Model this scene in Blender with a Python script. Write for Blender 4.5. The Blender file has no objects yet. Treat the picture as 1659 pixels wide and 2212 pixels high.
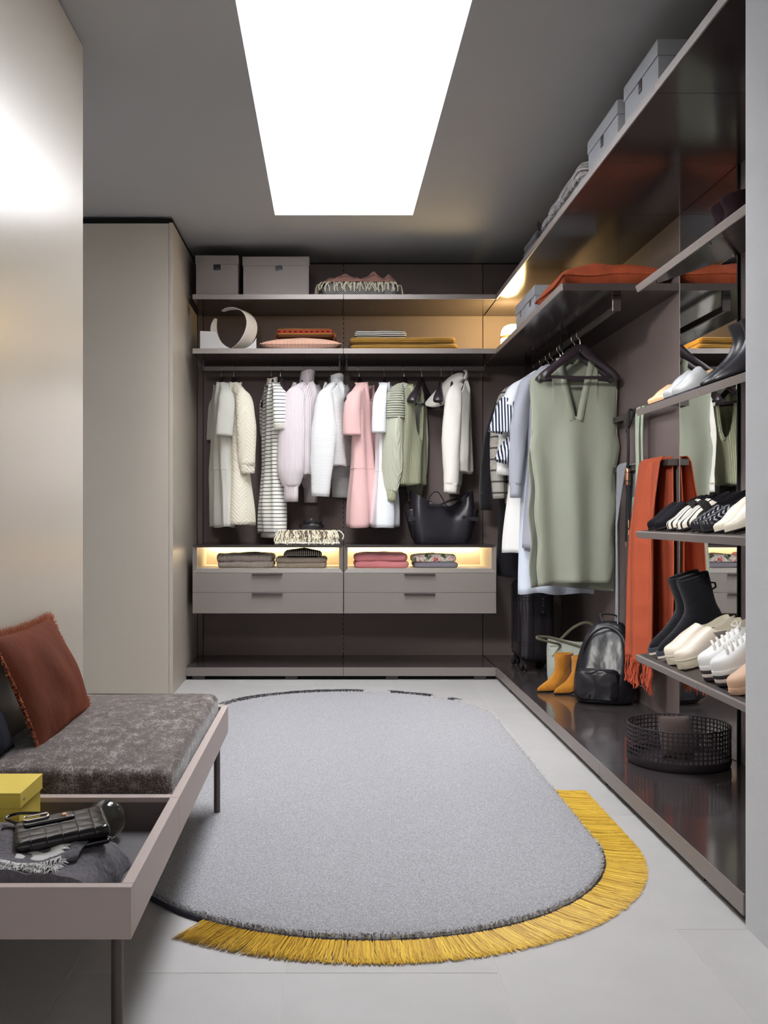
import bpy, bmesh, math, random
from mathutils import Vector, Matrix, noise as mnoise
from math import sin, cos, pi, sqrt, radians as R

S = bpy.context.scene
C = S.collection
random.seed(7)

# ------------------------------------------------------------------ camera, world, light, exposure
F, VX, VY, CAMZ = 2200.0, 713.0, 1112.0, 1.065      # focal length in px of the 1659x2212 frame, principal point, eye height
def at(px, py, Y):
    s = F / Y
    return Vector(((px - VX) / s, Y, CAMZ + (VY - py) / s))
cd = bpy.data.cameras.new('camera'); cam = bpy.data.objects.new('camera', cd); C.objects.link(cam)
cam.location = (0, 0, CAMZ); cam.rotation_euler = (R(90), 0, 0)
cd.sensor_fit = 'VERTICAL'; cd.sensor_height = 36; cd.lens = 36 * F / 2212
cd.shift_x = (829.5 - VX) / 2212; cd.shift_y = (VY - 1106) / 2212
cd.clip_start = 0.05; cd.clip_end = 60
S.camera = cam
W = bpy.data.worlds.new('world'); S.world = W; W.use_nodes = True
W.node_tree.nodes['Background'].inputs[0].default_value = (0.93, 0.96, 1.0, 1)
W.node_tree.nodes['Background'].inputs[1].default_value = 1.0
SKY_STRENGTH = 23.0          # glazing of the skylight (overcast daylight)
LED_STRENGTH = 60.0          # warm strips in the drawer unit niches
LAMP_STRENGTH = 28.0         # small table lamp
def spot(name, loc, aim, power, size, c=(1, .97, .93), soft=.28):
    d = bpy.data.lights.new(name, 'SPOT'); d.energy = power; d.spot_size = math.radians(size); d.spot_blend = .8
    d.shadow_soft_size = soft; d.color = c; o = bpy.data.objects.new(name, d); C.objects.link(o)
    o.location = loc; o.rotation_euler = (Vector(aim) - Vector(loc)).to_track_quat('-Z', 'Y').to_euler(); return o
# unseen spots added under the ceiling to brighten the wardrobe and near right wall
spot('fill_spot', (-.55, .9, 2.72), (.15, 7.0, 1.45), 230, 30)
spot('fill_spot', (-.75, 1.6, 2.72), (1.55, 5.0, 1.15), 540, 46)
spot('fill_spot', (-.5, .2, 2.72), (1.07, 1.9, 1.25), 110, 52)
S.view_settings.view_transform = 'Standard'; S.view_settings.look = 'None'
S.view_settings.gamma = 1; S.view_settings.use_curve_mapping = False
S.view_settings.exposure = 0.12

# ------------------------------------------------------------------ helpers
def lin(c):
    r = []
    for v in c[:3]:
        v /= 255.0
        r.append(v / 12.92 if v <= 0.04045 else ((v + 0.055) / 1.055) ** 2.4)
    return (r[0], r[1], r[2], 1)

class NT:
    def __init__(s, name, rough=.5, metal=0.0, spec=.5):
        s.m = bpy.data.materials.new(name); s.m.use_nodes = True
        s.t = s.m.node_tree; s.b = s.t.nodes['Principled BSDF']
        s.b.inputs['Roughness'].default_value = rough; s.b.inputs['Metallic'].default_value = metal
        s.b.inputs['Specular IOR Level'].default_value = spec
        s._c = None
    def new(s, k): return s.t.nodes.new(k)
    def link(s, a, b): s.t.links.new(a, b)
    def co(s):
        if s._c is None: s._c = s.new('ShaderNodeTexCoord').outputs['Object']
        return s._c
    def xyz(s):
        n = s.new('ShaderNodeSeparateXYZ'); s.link(s.co(), n.inputs[0]); return n.outputs
    def put(s, sock, v):
        if isinstance(v, (int, float)): sock.default_value = v
        elif isinstance(v, tuple): sock.default_value = v
        else: s.link(v, sock)
    def math(s, op, a, b=0.0, c=0.0):
        n = s.new('ShaderNodeMath'); n.operation = op
        s.put(n.inputs[0], a); s.put(n.inputs[1], b); s.put(n.inputs[2], c)
        return n.outputs[0]
    def noise(s, scale, detail=3, rough=.55, stretch=None):
        n = s.new('ShaderNodeTexNoise'); n.inputs['Scale'].default_value = scale
        n.inputs['Detail'].default_value = detail; n.inputs['Roughness'].default_value = rough
        if stretch:
            mp = s.new('ShaderNodeMapping'); mp.inputs['Scale'].default_value = stretch
            s.link(s.co(), mp.inputs[0]); s.link(mp.outputs[0], n.inputs['Vector'])
        else: s.link(s.co(), n.inputs['Vector'])
        return n.outputs[0]
    def voro(s, scale, what='Color'):
        n = s.new('ShaderNodeTexVoronoi'); n.inputs['Scale'].default_value = scale
        s.link(s.co(), n.inputs['Vector']); return n.outputs[what]
    def ramp(s, f, stops):
        n = s.new('ShaderNodeValToRGB'); s.put(n.inputs[0], f)
        e = n.color_ramp.elements
        while len(e) < len(stops): e.new(0.5)
        for i, (p, c) in enumerate(stops): e[i].position = p; e[i].color = c
        return n.outputs[0]
    def mix(s, f, a, b):
        n = s.new('ShaderNodeMix'); n.data_type = 'RGBA'
        s.put(n.inputs[0], f); s.put(n.inputs[6], a); s.put(n.inputs[7], b)
        return n.outputs[2]
    def col(s, c): s.put(s.b.inputs['Base Color'], c)
    def bump(s, h, strength=.3, dist=.002, prev=None):
        n = s.new('ShaderNodeBump'); n.inputs['Strength'].default_value = strength
        n.inputs['Distance'].default_value = dist; s.put(n.inputs['Height'], h)
        if prev is not None: s.link(prev, n.inputs['Normal'])
        s.link(n.outputs[0], s.b.inputs['Normal']); return n.outputs[0]

def sc(c, k): return (min(1, c[0]*k), min(1, c[1]*k), min(1, c[2]*k), 1)

def plain(name, c, rough=.5, metal=0., spec=.5, var=.05, vs=6, bump=0., bs=400, bd=.001, coat=0., sheen=0.):
    n = NT(name, rough, metal, spec); c = lin(c)
    n.col(n.mix(n.noise(vs), sc(c, 1 - var), sc(c, 1 + var)))
    if bump: n.bump(n.noise(bs, 2), bump, bd)
    if coat: n.b.inputs['Coat Weight'].default_value = coat; n.b.inputs['Coat Roughness'].default_value = .06
    if sheen: n.b.inputs['Sheen Weight'].default_value = sheen; n.b.inputs['Sheen Roughness'].default_value = .4
    return n.m

def fabric(name, c, weave=900, bump=.35, var=.09, sheen=.15, wrinkle=.25, rough=.9):
    n = NT(name, rough, 0, .2); c = lin(c)
    n.col(n.mix(n.noise(300, 2), sc(c, 1 - var), sc(c, 1 + var)))
    b = n.bump(n.noise(weave, 2), bump, .0012)
    if wrinkle: n.bump(n.noise(9, 3, .5, (1, 1, .45)), wrinkle, .03, b)
    n.b.inputs['Sheen Weight'].default_value = sheen
    return n.m

def ribbed(name, c, period=.006, axis=0, depth=.003, strength=.8, var=.08, dark=.8, wob=.0):
    """knit with raised ribs along one object axis"""
    n = NT(name, .92, 0, .15); c = lin(c); x = n.xyz()
    a = x[axis] if isinstance(axis, int) else n.math('ADD', x[0], x[1])
    if wob: a = n.math('ADD', a, n.math('MULTIPLY', n.noise(18, 2), wob))
    w = n.math('SINE', n.math('MULTIPLY', a, 2 * pi / period))
    n.col(n.mix(n.math('MULTIPLY_ADD', w, .5, .5), sc(c, dark), sc(c, 1 + var)))  # rib shading put into the colour: grooves darker than the raised ribs
    b = n.bump(w, strength, depth)
    n.bump(n.noise(500, 2), .3, .002, b)
    n.b.inputs['Sheen Weight'].default_value = .15
    return n.m

def striped(name, c0, c1, period=.03, duty=.3, axis=2, rough=.9, wob=0., rib=True):
    n = NT(name, rough, 0, .2); x = n.xyz()
    a = x[axis] if isinstance(axis, int) else n.math('ADD', x[0], x[1])
    if wob: a = n.math('ADD', a, n.math('MULTIPLY', n.noise(6, 2), wob))
    f = n.math('FRACT', n.math('MULTIPLY', a, 1 / period))
    n.col(n.mix(n.math('LESS_THAN', f, duty), lin(c0), lin(c1)))
    if rib: n.bump(n.noise(600, 2), .4, .0015)
    return n.m

def herring(name, c0, c1, px=.02, pz=.012, slope=1.0, ax=0, az=2, duty=.5):
    n = NT(name, .92, 0, .15); x = n.xyz()
    zig = n.math('PINGPONG', x[ax], px)
    f = n.math('FRACT', n.math('MULTIPLY', n.math('ADD', x[az], n.math('MULTIPLY', zig, slope)), 1 / pz))
    n.col(n.mix(n.math('LESS_THAN', f, duty), lin(c0), lin(c1)))
    n.bump(f, .4, .003)
    return n.m

class MB:
    def __init__(s): s.v = []; s.f = []
    def add(s, vs, fs):
        k = len(s.v); s.v.extend([tuple(p) for p in vs]); s.f.extend([tuple(i + k for i in q) for q in fs]); return s
    def box(s, x0, x1, y0, y1, z0, z1, m=None):
        p = [Vector((x, y, z)) for z in (z0, z1) for y in (y0, y1) for x in (x0, x1)]
        if m is not None: p = [m @ q for q in p]
        return s.add(p, [(0, 2, 3, 1), (4, 5, 7, 6), (0, 1, 5, 4), (2, 6, 7, 3), (0, 4, 6, 2), (1, 3, 7, 5)])
    def loft(s, rings, closed=True, cap0=True, cap1=True):
        n = len(rings[0]); vs = [p for r in rings for p in r]; fs = []
        for i in range(len(rings) - 1):
            for j in range(n if closed else n - 1):
                a = i * n + j; b = i * n + (j + 1) % n
                fs.append((a, b, b + n, a + n))
        if cap0: fs.append(tuple(range(n - 1, -1, -1)))
        if cap1: fs.append(tuple(range((len(rings) - 1) * n, len(rings) * n)))
        return s.add(vs, fs)
    def tube(s, pts, r, n=8, ref=None, cap=True, closed=False):
        """r: number, or list of numbers / (a,b); a lies along ref"""
        pts = [Vector(p) for p in pts]; m = len(pts); rings = []
        up = Vector(ref) if ref is not None else None
        prev = None
        for i, p in enumerate(pts):
            if closed: t = (pts[(i + 1) % m] - pts[i - 1]).normalized()
            else: t = (pts[min(i + 1, m - 1)] - pts[max(i - 1, 0)]).normalized()
            if up is not None: a = up - t * up.dot(t)
            elif prev is None:
                a = Vector((0, 0, 1)) if abs(t.z) < .9 else Vector((1, 0, 0)); a = a - t * a.dot(t)
            else: a = prev - t * prev.dot(t)
            a.normalize(); prev = a; b = t.cross(a)
            q = r[i] if isinstance(r, list) else r
            ra, rb = q if isinstance(q, tuple) else (q, q)
            rings.append([p + a * (ra * cos(2 * pi * k / n)) + b * (rb * sin(2 * pi * k / n)) for k in range(n)])
        if closed: rings.append(rings[0])
        return s.loft(rings, True, cap and not closed, cap and not closed)
    def lathe(s, prof, n=32, c=(0, 0, 0), cap0=False, cap1=False):
        rings = [[Vector((c[0] + r * cos(2 * pi * k / n), c[1] + r * sin(2 * pi * k / n), c[2] + z)) for k in range(n)] for r, z in prof]
        return s.loft(rings, True, cap0, cap1)
    def grid(s, fn, nu, nv):
        vs = [fn(i / nu, j / nv) for j in range(nv + 1) for i in range(nu + 1)]
        fs = [(j * (nu + 1) + i, j * (nu + 1) + i + 1, (j + 1) * (nu + 1) + i + 1, (j + 1) * (nu + 1) + i) for j in range(nv) for i in range(nu)]
        return s.add(vs, fs)
    def build(s, name, mat, parent=None, smooth=True, bevel=0., solid=0., sub=0, ang=40, loc=None, rot=None):
        me = bpy.data.meshes.new(name); me.from_pydata(s.v, [], s.f); me.update()
        bm = bmesh.new(); bm.from_mesh(me); bmesh.ops.remove_doubles(bm, verts=bm.verts, dist=1e-6)
        bmesh.ops.recalc_face_normals(bm, faces=bm.faces); bm.to_mesh(me); bm.free()
        if smooth:
            me.shade_smooth(); me.set_sharp_from_angle(angle=R(ang))
        me.materials.append(mat)
        o = bpy.data.objects.new(name, me); C.objects.link(o)
        if parent is not None: o.parent = parent
        if loc is not None: o.location = loc
        if rot is not None: o.rotation_euler = rot
        if solid:
            d = o.modifiers.new('solid', 'SOLIDIFY'); d.thickness = solid; d.offset = 0
        if bevel:
            d = o.modifiers.new('bevel', 'BEVEL'); d.width = bevel; d.segments = 2; d.limit_method = 'ANGLE'; d.angle_limit = R(50)
        if sub:
            d = o.modifiers.new('sub', 'SUBSURF'); d.levels = sub; d.render_levels = sub
        return o

def box(name, mat, parent, x0, x1, y0, y1, z0, z1, bevel=.0015, **k):
    return MB().box(min(x0, x1), max(x0, x1), min(y0, y1), max(y0, y1), min(z0, z1), max(z0, z1)).build(name, mat, parent, smooth=False, bevel=bevel, **k)

def tag(o, label, cat, group=None):
    o['label'] = label; o['category'] = cat
    if group: o['group'] = group
    return o
def thing(name, label, cat, loc=(0, 0, 0), rz=0., group=None, mtx=None):
    o = bpy.data.objects.new(name, None); C.objects.link(o); o.empty_display_size = .05
    if mtx is not None: o.matrix_world = mtx
    else: o.location = loc; o.rotation_euler = (0, 0, rz)
    return tag(o, label, cat, group)
def structure(o): o['kind'] = 'structure'; return o
def struct_empty(name):
    o = bpy.data.objects.new(name, None); C.objects.link(o); o['kind'] = 'structure'; return o
def copy_tree(o, parent=None):
    c = o.copy(); C.objects.link(c)
    if parent is not None: c.parent = parent
    for ch in list(o.children): copy_tree(ch, c)
    return c

def nz(x, y, z, k=1.0): return mnoise.noise(Vector((x * k + 13.1, y * k + 5.7, z * k + 9.3)))
def lerp(a, b, t): return a + (b - a) * t
def interp(tab, x):
    if x <= tab[0][0]: return tab[0][1]
    for (a, fa), (b, fb) in zip(tab, tab[1:]):
        if x <= b:
            t = (x - a) / (b - a); t = t * t * (3 - 2 * t); return fa + (fb - fa) * t
    return tab[-1][1]
def spline(pts, n=8):
    pts = [Vector(p) for p in pts]; out = []
    for i in range(len(pts) - 1):
        p0 = pts[max(i - 1, 0)]; p1 = pts[i]; p2 = pts[i + 1]; p3 = pts[min(i + 2, len(pts) - 1)]
        for k in range(n):
            t = k / n
            out.append(.5 * ((2 * p1) + (p2 - p0) * t + (2 * p0 - 5 * p1 + 4 * p2 - p3) * t * t + (3 * p1 - p0 - 3 * p2 + p3) * t ** 3))
    out.append(pts[-1]); return out
def rrect(w, d, r, n=48, cx=0., cy=0., z=0.):
    """rounded rectangle ring, n points spread by arc length; w,d full sizes"""
    r = min(r, w / 2 - 1e-4, d / 2 - 1e-4); hw, hd = w / 2 - r, d / 2 - r
    segs = [('l', (w/2, -hd), (w/2, hd)), ('a', (hw, hd), 0), ('l', (hw, d/2), (-hw, d/2)), ('a', (-hw, hd), 90),
            ('l', (-w/2, hd), (-w/2, -hd)), ('a', (-hw, -hd), 180), ('l', (-hw, -d/2), (hw, -d/2)), ('a', (hw, -hd), 270)]
    lens = [2*hd, pi*r/2, 2*hw, pi*r/2, 2*hd, pi*r/2, 2*hw, pi*r/2]; tot = sum(lens); out = []
    for i in range(n):
        t = tot * i / n; k = 0
        while t > lens[k] and k < 7: t -= lens[k]; k += 1
        f = t / lens[k] if lens[k] > 1e-9 else 0; s_ = segs[k]
        if s_[0] == 'l': x = lerp(s_[1][0], s_[2][0], f); y = lerp(s_[1][1], s_[2][1], f)
        else:
            a = R(s_[2] + 90 * f); x = s_[1][0] + r * cos(a); y = s_[1][1] + r * sin(a)
        out.append(Vector((x + cx, y + cy, z)))
    return out
def slab(mb, w, d, h, r, er, z0=0., n=56, cx=0., cy=0., wob=0., dome=0., seed=0., k=7, rot=0.):
    """soft slab: rounded plan (corner r) with rounded edges er, noise wobble, domed top"""
    rings = []; L = 6
    er = min(er, h / 2)
    lv = [(er - er * cos(pi/2*i/L) , er * (1 - sin(pi/2*i/L))) for i in range(L + 1)]     # (z, inset)
    lv = [(z, ins) for z, ins in lv] + [(h - z, ins) for z, ins in reversed(lv)]
    for z, ins in lv:
        ring = rrect(w - 2*ins, d - 2*ins, max(r - ins*.5, .004), n, cx, cy, z)
        rings.append(ring)
    last = rings[-1]
    for q in (.75, .5, .25): rings.append([Vector((cx + (p.x-cx)*q, cy + (p.y-cy)*q, h)) for p in last])
    first = rings[0]
    out = []
    for ring in rings:
        o = []
        for p in ring:
            f = max(0., 1 - ((p.x-cx)/(w/2))**2) * max(0., 1 - ((p.y-cy)/(d/2))**2)
            zz = p.z + dome * f * (p.z / h)
            a = nz(p.x + seed, p.y, p.z * .6, k) * wob; b = nz(p.x, p.y + seed + 3, p.z, k) * wob
            c_ = nz(p.x + 7, p.y, seed, k) * wob * (p.z / h)
            q = Vector((p.x + a, p.y + b, zz + c_))
            if rot:
                dx, dy = q.x - cx, q.y - cy; q.x = cx + dx*cos(rot) - dy*sin(rot); q.y = cy + dx*sin(rot) + dy*cos(rot)
            o.append(Vector((q.x, q.y, q.z + z0)))
        out.append(o)
    mb.loft(out, True, True, True)
    return mb
def pillow(mb, w, d, t, n=28, pinch=.08, wob=.004, seed=0, ex=.55):
    """soft cushion lying flat: w along x, d along y, thickness t; seam in the plane z=0"""
    for sgn in (1, -1):
        def fn(u, v):
            a, b = 2*u - 1, 2*v - 1
            x = a * w/2 * (1 - pinch * (1 - b*b)) if False else a * w/2 * (1 - pinch * (1 - a*a)*0 - pinch*(b*b)*0)
            e = ((1 - a*a) * (1 - b*b)) ** ex if abs(a) < 1 and abs(b) < 1 else 0
            x = a * w/2 * (1 - pinch * (1 - abs(b)**2) * abs(a)); y = b * d/2 * (1 - pinch * (1 - abs(a)**2) * abs(b))
            z = sgn * t/2 * e
            z += nz(x + seed, y, sgn, 9) * wob * e * 2
            return Vector((x, y, z))
        mb.grid(fn, n, n)
    return mb
# ------------------------------------------------------------------ materials
m_panel = plain('wall_fabric', (120, 107, 103), .85, 0, .3, .07, 260, .35, 700, .0015)
m_seam = plain('seam_dark', (20, 18, 18), .7, 0, .2, 0)
m_gloss = plain('shelf_gloss', (62, 55, 54), .13, 0, .4, .02, 2)
m_plinth = plain('plinth_gloss', (66, 60, 60), .10, 0, .5, .05, 3, coat=.15)
m_fascia = plain('fascia_metal', (140, 131, 127), .42, .3, .5, .03, 40)
m_drawer = plain('drawer_lacquer', (128, 120, 114), .42, 0, .5, .02, 4)
m_handle = plain('handle_dark', (70, 64, 62), .4, .3, .5, .02)
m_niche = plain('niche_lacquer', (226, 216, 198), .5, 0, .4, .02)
m_cabinet = plain('cabinet_lacquer', (188, 178, 164), .36, 0, .5, .015, 3)
m_leftwall = plain('satin_wall', (232, 223, 208), .27, .22, .9, .012, 2)
m_ceiling = plain('ceiling_paint', (176, 176, 177), .85, 0, .3, .02, 3)
m_shaft = plain('shaft_white', (246, 247, 250), .8, 0, .3, .01)
m_plaster = plain('plaster', (206, 207, 210), .9, 0, .2, .02, 60, .3, 220, .0015)
m_tile = [plain('floor_tile_%s' % k, c, .5, 0, .45, .075, 7, .12, 60, .001) for k, c in zip('abc', [(188, 185, 183), (190, 187, 185), (186, 183, 181)])]
m_grout = plain('grout', (200, 198, 196), .9)
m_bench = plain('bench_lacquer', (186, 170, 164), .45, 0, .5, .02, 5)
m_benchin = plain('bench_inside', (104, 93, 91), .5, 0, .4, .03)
m_leg = plain('leg_metal', (92, 84, 82), .35, .6, .5, .03)
m_black = plain('black_leather', (26, 24, 30), .36, 0, .5, .15, 30, .12, 300, .0008)
m_blackmat = plain('black_matte', (24, 22, 24), .7, 0, .3, .1)
m_chrome = plain('chrome', (215, 205, 195), .22, 1, .5, .02)
m_gold = plain('rose_gold', (196, 150, 120), .3, .9, .5, .02)
m_box = plain('box_board', (150, 141, 137), .8, 0, .3, .03, 40, .15, 500, .001)
m_boxgrey = plain('box_board_grey', (150, 152, 156), .8, 0, .3, .03, 40, .15, 500, .001)
m_hanger = plain('hanger_plastic', (48, 38, 44), .34, 0, .5, .05, 6)

def emit(name, c, s):
    m = bpy.data.materials.new(name); m.use_nodes = True; t = m.node_tree
    t.nodes.remove(t.nodes['Principled BSDF']); e = t.nodes.new('ShaderNodeEmission')
    e.inputs[0].default_value = lin(c); e.inputs[1].default_value = s
    t.links.new(e.outputs[0], t.nodes['Material Output'].inputs[0]); return m
m_sky = emit('skylight_glow', (250, 252, 255), SKY_STRENGTH)
m_led = emit('led_warm', (255, 226, 178), LED_STRENGTH)
m_lamp = emit('lamp_warm', (255, 214, 140), LAMP_STRENGTH)
def glass(name, c, rough=.02, t=1.0):
    n = NT(name, rough); n.b.inputs['Base Color'].default_value = lin(c)
    n.b.inputs['Transmission Weight'].default_value = t; n.b.inputs['IOR'].default_value = 1.45; return n.m

# ------------------------------------------------------------------ key planes (metres; x right, y away, z up)
YB, YF = 7.138, 6.567            # back wall, front plane of the back wall system
XR, XF = 1.626, 1.071            # right wall, front plane of the right wall system
ZC = 2.833                       # ceiling
XL, YLE = -.93, 3.833            # left lacquered wall face and its end
YJ = [YB, 5.745, 4.72, 4.037, 3.361, 2.642]       # joints of the right system

# ------------------------------------------------------------------ room shell
floor = struct_empty('floor')
o = MB().box(-3.2, 2.2, -3, 7.3, -.06, -.0009).build('grout_bed', m_grout, floor, smooth=False)
xs = [-2.59 + .497 * i for i in range(9)]
tiles = {}
rng = random.Random(3)
for i, x in enumerate(xs):
    off = 2.388 + [0, .5, .25, .75, 0][(i - 5) % 5] if i != 5 else 2.388
    y = off - 4
    while y < 7.2:
        y0, y1 = max(y, -1.5), min(y + .995, 7.14)
        if y1 - y0 > .05:
            key = round(y1 - y0, 3)
            if key not in tiles:
                t_ = MB().box(0, .4948, 0, y1 - y0 - .0022, -.02, 0).build('tile', m_tile[0], floor, smooth=False, bevel=.0004)
                tiles[key] = t_
            else:
                t_ = tiles[key].copy(); C.objects.link(t_)
            t_.location = (x, y0, 0)
            t_.material_slots[0].link = 'OBJECT'; t_.material_slots[0].material = m_tile[rng.randrange(3)]
        y += .995

SX0, SX1, SY0, SY1, SZ = -.325, .488, 3.0, 6.01, 4.15
mb = MB()
for a in [(-3.2, SX0, -3, 7.3), (SX1, 2.2, -3, 7.3), (SX0, SX1, SY1, 7.3), (SX0, SX1, -3, SY0)]:
    mb.box(a[0], a[1], a[2], a[3], ZC, ZC + .004)
structure(mb.build('ceiling', m_ceiling, smooth=False))
mb = MB()                                                    # white shaft of the skylight
e = .05
mb.box(SX0 - e, SX0, SY0, SY1, ZC + .004, SZ); mb.box(SX1, SX1 + e, SY0, SY1, ZC + .004, SZ)
mb.box(SX0 - e, SX1 + e, SY1, SY1 + e, ZC + .004, SZ); mb.box(SX0 - e, SX1 + e, SY0 - e, SY0, ZC + .004, SZ)
structure(mb.build('trim_1', m_shaft, smooth=False))
structure(MB().box(SX0 - e, SX1 + e, SY0 - e, SY1 + e, SZ, SZ + .02).build('window_1', m_sky, smooth=False))

wl = struct_empty('wall_left')
for (a, b) in [(-1.6, .6), (.604, 2.2), (2.204, YLE)]:
    box('wall_panel', m_leftwall, wl, XL - .05, XL, a, b, 0, ZC - .006, .001)
box('core', m_cabinet, wl, -1.6, XL - .05, -1.6, YLE - .002, 0, ZC - .006, 0)
structure(MB().box(-3.2, -3.12, 3.7, 7.3, 0, ZC).build('wall_far_left', m_plaster, smooth=False))

wb = struct_empty('wall_back')
MB().box(-3.2, 2.2, YB + .02, YB + .1, 0, ZC).build('backing', m_seam, wb, smooth=False)
xj = [-.931, -.889, .094, 1.071, 1.626]
for a, b in zip(xj, xj[1:]):
    box('wall_panel', m_panel, wb, a + .0025, b - .0025, YB, YB + .02, .08, ZC - .012, .0012)
for x in (.094,):                                            # slotted upright showing in the joint between the modules
    mb = MB(); z = .1
    while z < 2.8:
        mb.box(x - .0025, x + .0025, YB + .001, YB + .02, z, z + .02); z += .034
    o = mb.build('slotted_upright', m_panel, wb, smooth=False); o['kind'] = 'stuff'

wr = struct_empty('wall_right')
MB().box(XR + .02, XR + .1, 2.3, 7.3, 0, ZC).build('backing', m_seam, wr, smooth=False)
for a, b in zip(YJ[1:] + [2.3], [YB + .02] + YJ[1:]):
    box('wall_panel', m_panel, wr, XR, XR + .02, a + .0025, b - .0025, .08, ZC - .012, .0012)
for z in (2.055,):
    pass
structure(MB().box(XF + .002, 2.2, -1.6, 2.63, 0, ZC).build('wall_near_right', m_plaster, smooth=False))

# ------------------------------------------------------------------ tall cabinet at the left of the back system
cab = thing('tall_cabinet', 'tall cream lacquered cabinet reaching the ceiling left of the open shelves', 'cabinet', (-.931, 6.03, 0))
box('carcass', m_cabinet, cab, -1.9, -.024, .024, 1.1, .0, 2.79, .001)
box('door', m_cabinet, cab, -.55, -.024, 0, .022, .005, 2.79, .0012)
box('door', m_cabinet, cab, -1.15, -.553, 0, .022, .005, 2.79, .0012)
box('door', m_cabinet, cab, -1.75, -1.153, 0, .022, .005, 2.79, .0012)
box('side_panel', m_cabinet, cab, -.0225, 0, 0, 1.1, .0, 2.795, .001)
box('top_gap', m_seam, cab, -1.9, -.005, .004, 1.1, 2.7955, 2.82, 0)

# ------------------------------------------------------------------ plinths
pl = thing('plinth', 'low glossy dark plinth under the back shelves with taupe metal front', 'plinth', (0, 0, 0))
for a, b in [(-.929, .085), (.087, XF - .001)]:
    box('top_panel', m_plinth, pl, a, b, YF + .006, YB, .066, .08, .001)
    box('front_panel', m_fascia, pl, a, b, YF, YF + .006, .025, .08, .001)
box('toe_board', m_seam, pl, -.929, XF, YF + .035, YF + .05, 0, .066, 0)
for x in (-.85, -.25, .4, .97):
    box('foot', m_handle, pl, x - .04, x + .04, YF + .015, YF + .03, .0, .024, .001)
pr = thing('plinth', 'long glossy dark plinth along the right wall with taupe metal front', 'plinth', (0, 0, 0))
for a, b in [(4.721, YB - .002), (4.038, 4.719), (2.642, 4.036)]:
    box('top_panel', m_plinth, pr, XF + .006, XR, a, b, .066, .08, .001)
for a, b in [(4.051, YF - .001), (2.642, 4.049)]:
    box('front_panel', m_fascia, pr, XF, XF + .006, a, b, .025, .08, .001)
box('end_panel', m_fascia, pr, XF + .006, XR, 2.636, 2.642, .025, .08, .001)
box('toe_board', m_seam, pr, XF + .035, XF + .05, 2.66, YF + .03, 0, .066, 0)
for y in (6.2, 4.05, 3.0):
    box('foot', m_handle, pr, XF + .015, XF + .03, y - .04, y + .04, .0, .024, .001)

# ------------------------------------------------------------------ shelves
def shelf_back(label, x0, x1, z0, z1):
    t = thing('shelf', label, 'shelf', ((x0 + x1) / 2, YF, z0)); cx = (x0 + x1) / 2; h = z1 - z0
    box('board', m_gloss, t, x0 - cx, x1 - cx, .006, YB - YF, .001, h - .001, .0008)
    box('front_edge', m_fascia, t, x0 - cx, x1 - cx, 0, .006, 0, h, .0008)
    return t
shelf_back('upper back shelf over the left clothes rail carrying two taupe boxes', -.887, .085, 2.455, 2.487)
shelf_back('upper back shelf over the right clothes rail, empty at its right end', .088, XF - .002, 2.455, 2.487)
shelf_back('lower back shelf carrying the white sculpture and patterned pillow', -.887, .085, 2.105, 2.138)
shelf_back('lower back shelf carrying the mustard blankets, lit by the lamp', .088, XF - .002, 2.105, 2.138)
def shelf_right(label, y0, y1, z0, z1, end=False):
    t = thing('shelf', label, 'shelf', (XF, y0, z0)); h = z1 - z0
    box('board', m_gloss, t, .006, XR - XF, .0012 + (.006 if end else 0), y1 - y0 - .0012, .001, h - .001, .0008)
    ye = min(y1, YF) - y0
    box('front_edge', m_fascia, t, 0, .006, .0008, ye - .0008, 0, h, .0008)
    if end: box('end_edge', m_gloss, t, .006, XR - XF, 0, .006, 0, h, .0008)
shelf_right('corner section of the upper right shelf, above the glowing lamp', YJ[1], YB, 2.455, 2.487)
shelf_right('section of the upper right shelf above the grey boxes, carrying dark garments', YJ[2], YJ[1], 2.455, 2.487)
shelf_right('section of the upper right shelf above the mirror, carrying the knit blanket and smaller box', YJ[3], YJ[2], 2.455, 2.487)
shelf_right('section of the upper right shelf over the shoe racks, carrying the nearest grey box', YJ[4], YJ[3], 2.455, 2.487)
shelf_right('nearest section of the upper right shelf, running out of the photo at top', YJ[5], YJ[4], 2.455, 2.487, True)
shelf_right('corner section of the lower right shelf, carrying the glowing lamp', YJ[1], YB, 2.105, 2.138)
shelf_right('section of the lower right shelf carrying the orange cushion above the green vest', YJ[2], YJ[1], 2.105, 2.138, True)

# ------------------------------------------------------------------ clothes rails
YR, XRAIL, ZR0, ZR1 = 6.85, 1.36, 2.031, 2.064
def rail(label, p0, p1, along):
    t = thing('clothes_rail', label, 'clothes rail', (0, 0, 0))
    if along == 'x':
        box('bar', m_handle, t, p0 + .001, p1 - .001, YR - .008, YR + .008, ZR0, ZR1, .003)
        for x in (p0, p1 - .012): box('bracket', m_gloss, t, x, x + .012, YR - .02, YR + .02, ZR0, 2.105, .001)
    else:
        box('bar', m_handle, t, XRAIL - .008, XRAIL + .008, p0 + .001, p1 - .001, ZR0, ZR1, .003)
        for y in (p0, (p0 + p1) / 2, p1 - .012): box('bracket', m_gloss, t, XRAIL - .02, XRAIL + .02, y, y + .012, ZR0, 2.105, .001)
rail('dark clothes rail under the left back shelf holding cream and white clothes', -.855, .07, 'x')
rail('dark clothes rail under the right back shelf holding pink and green clothes', .105, 1.045, 'x')
rail('dark clothes rail under the right side shelf holding the long green vest', 4.83, 7.0, 'y')

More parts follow.
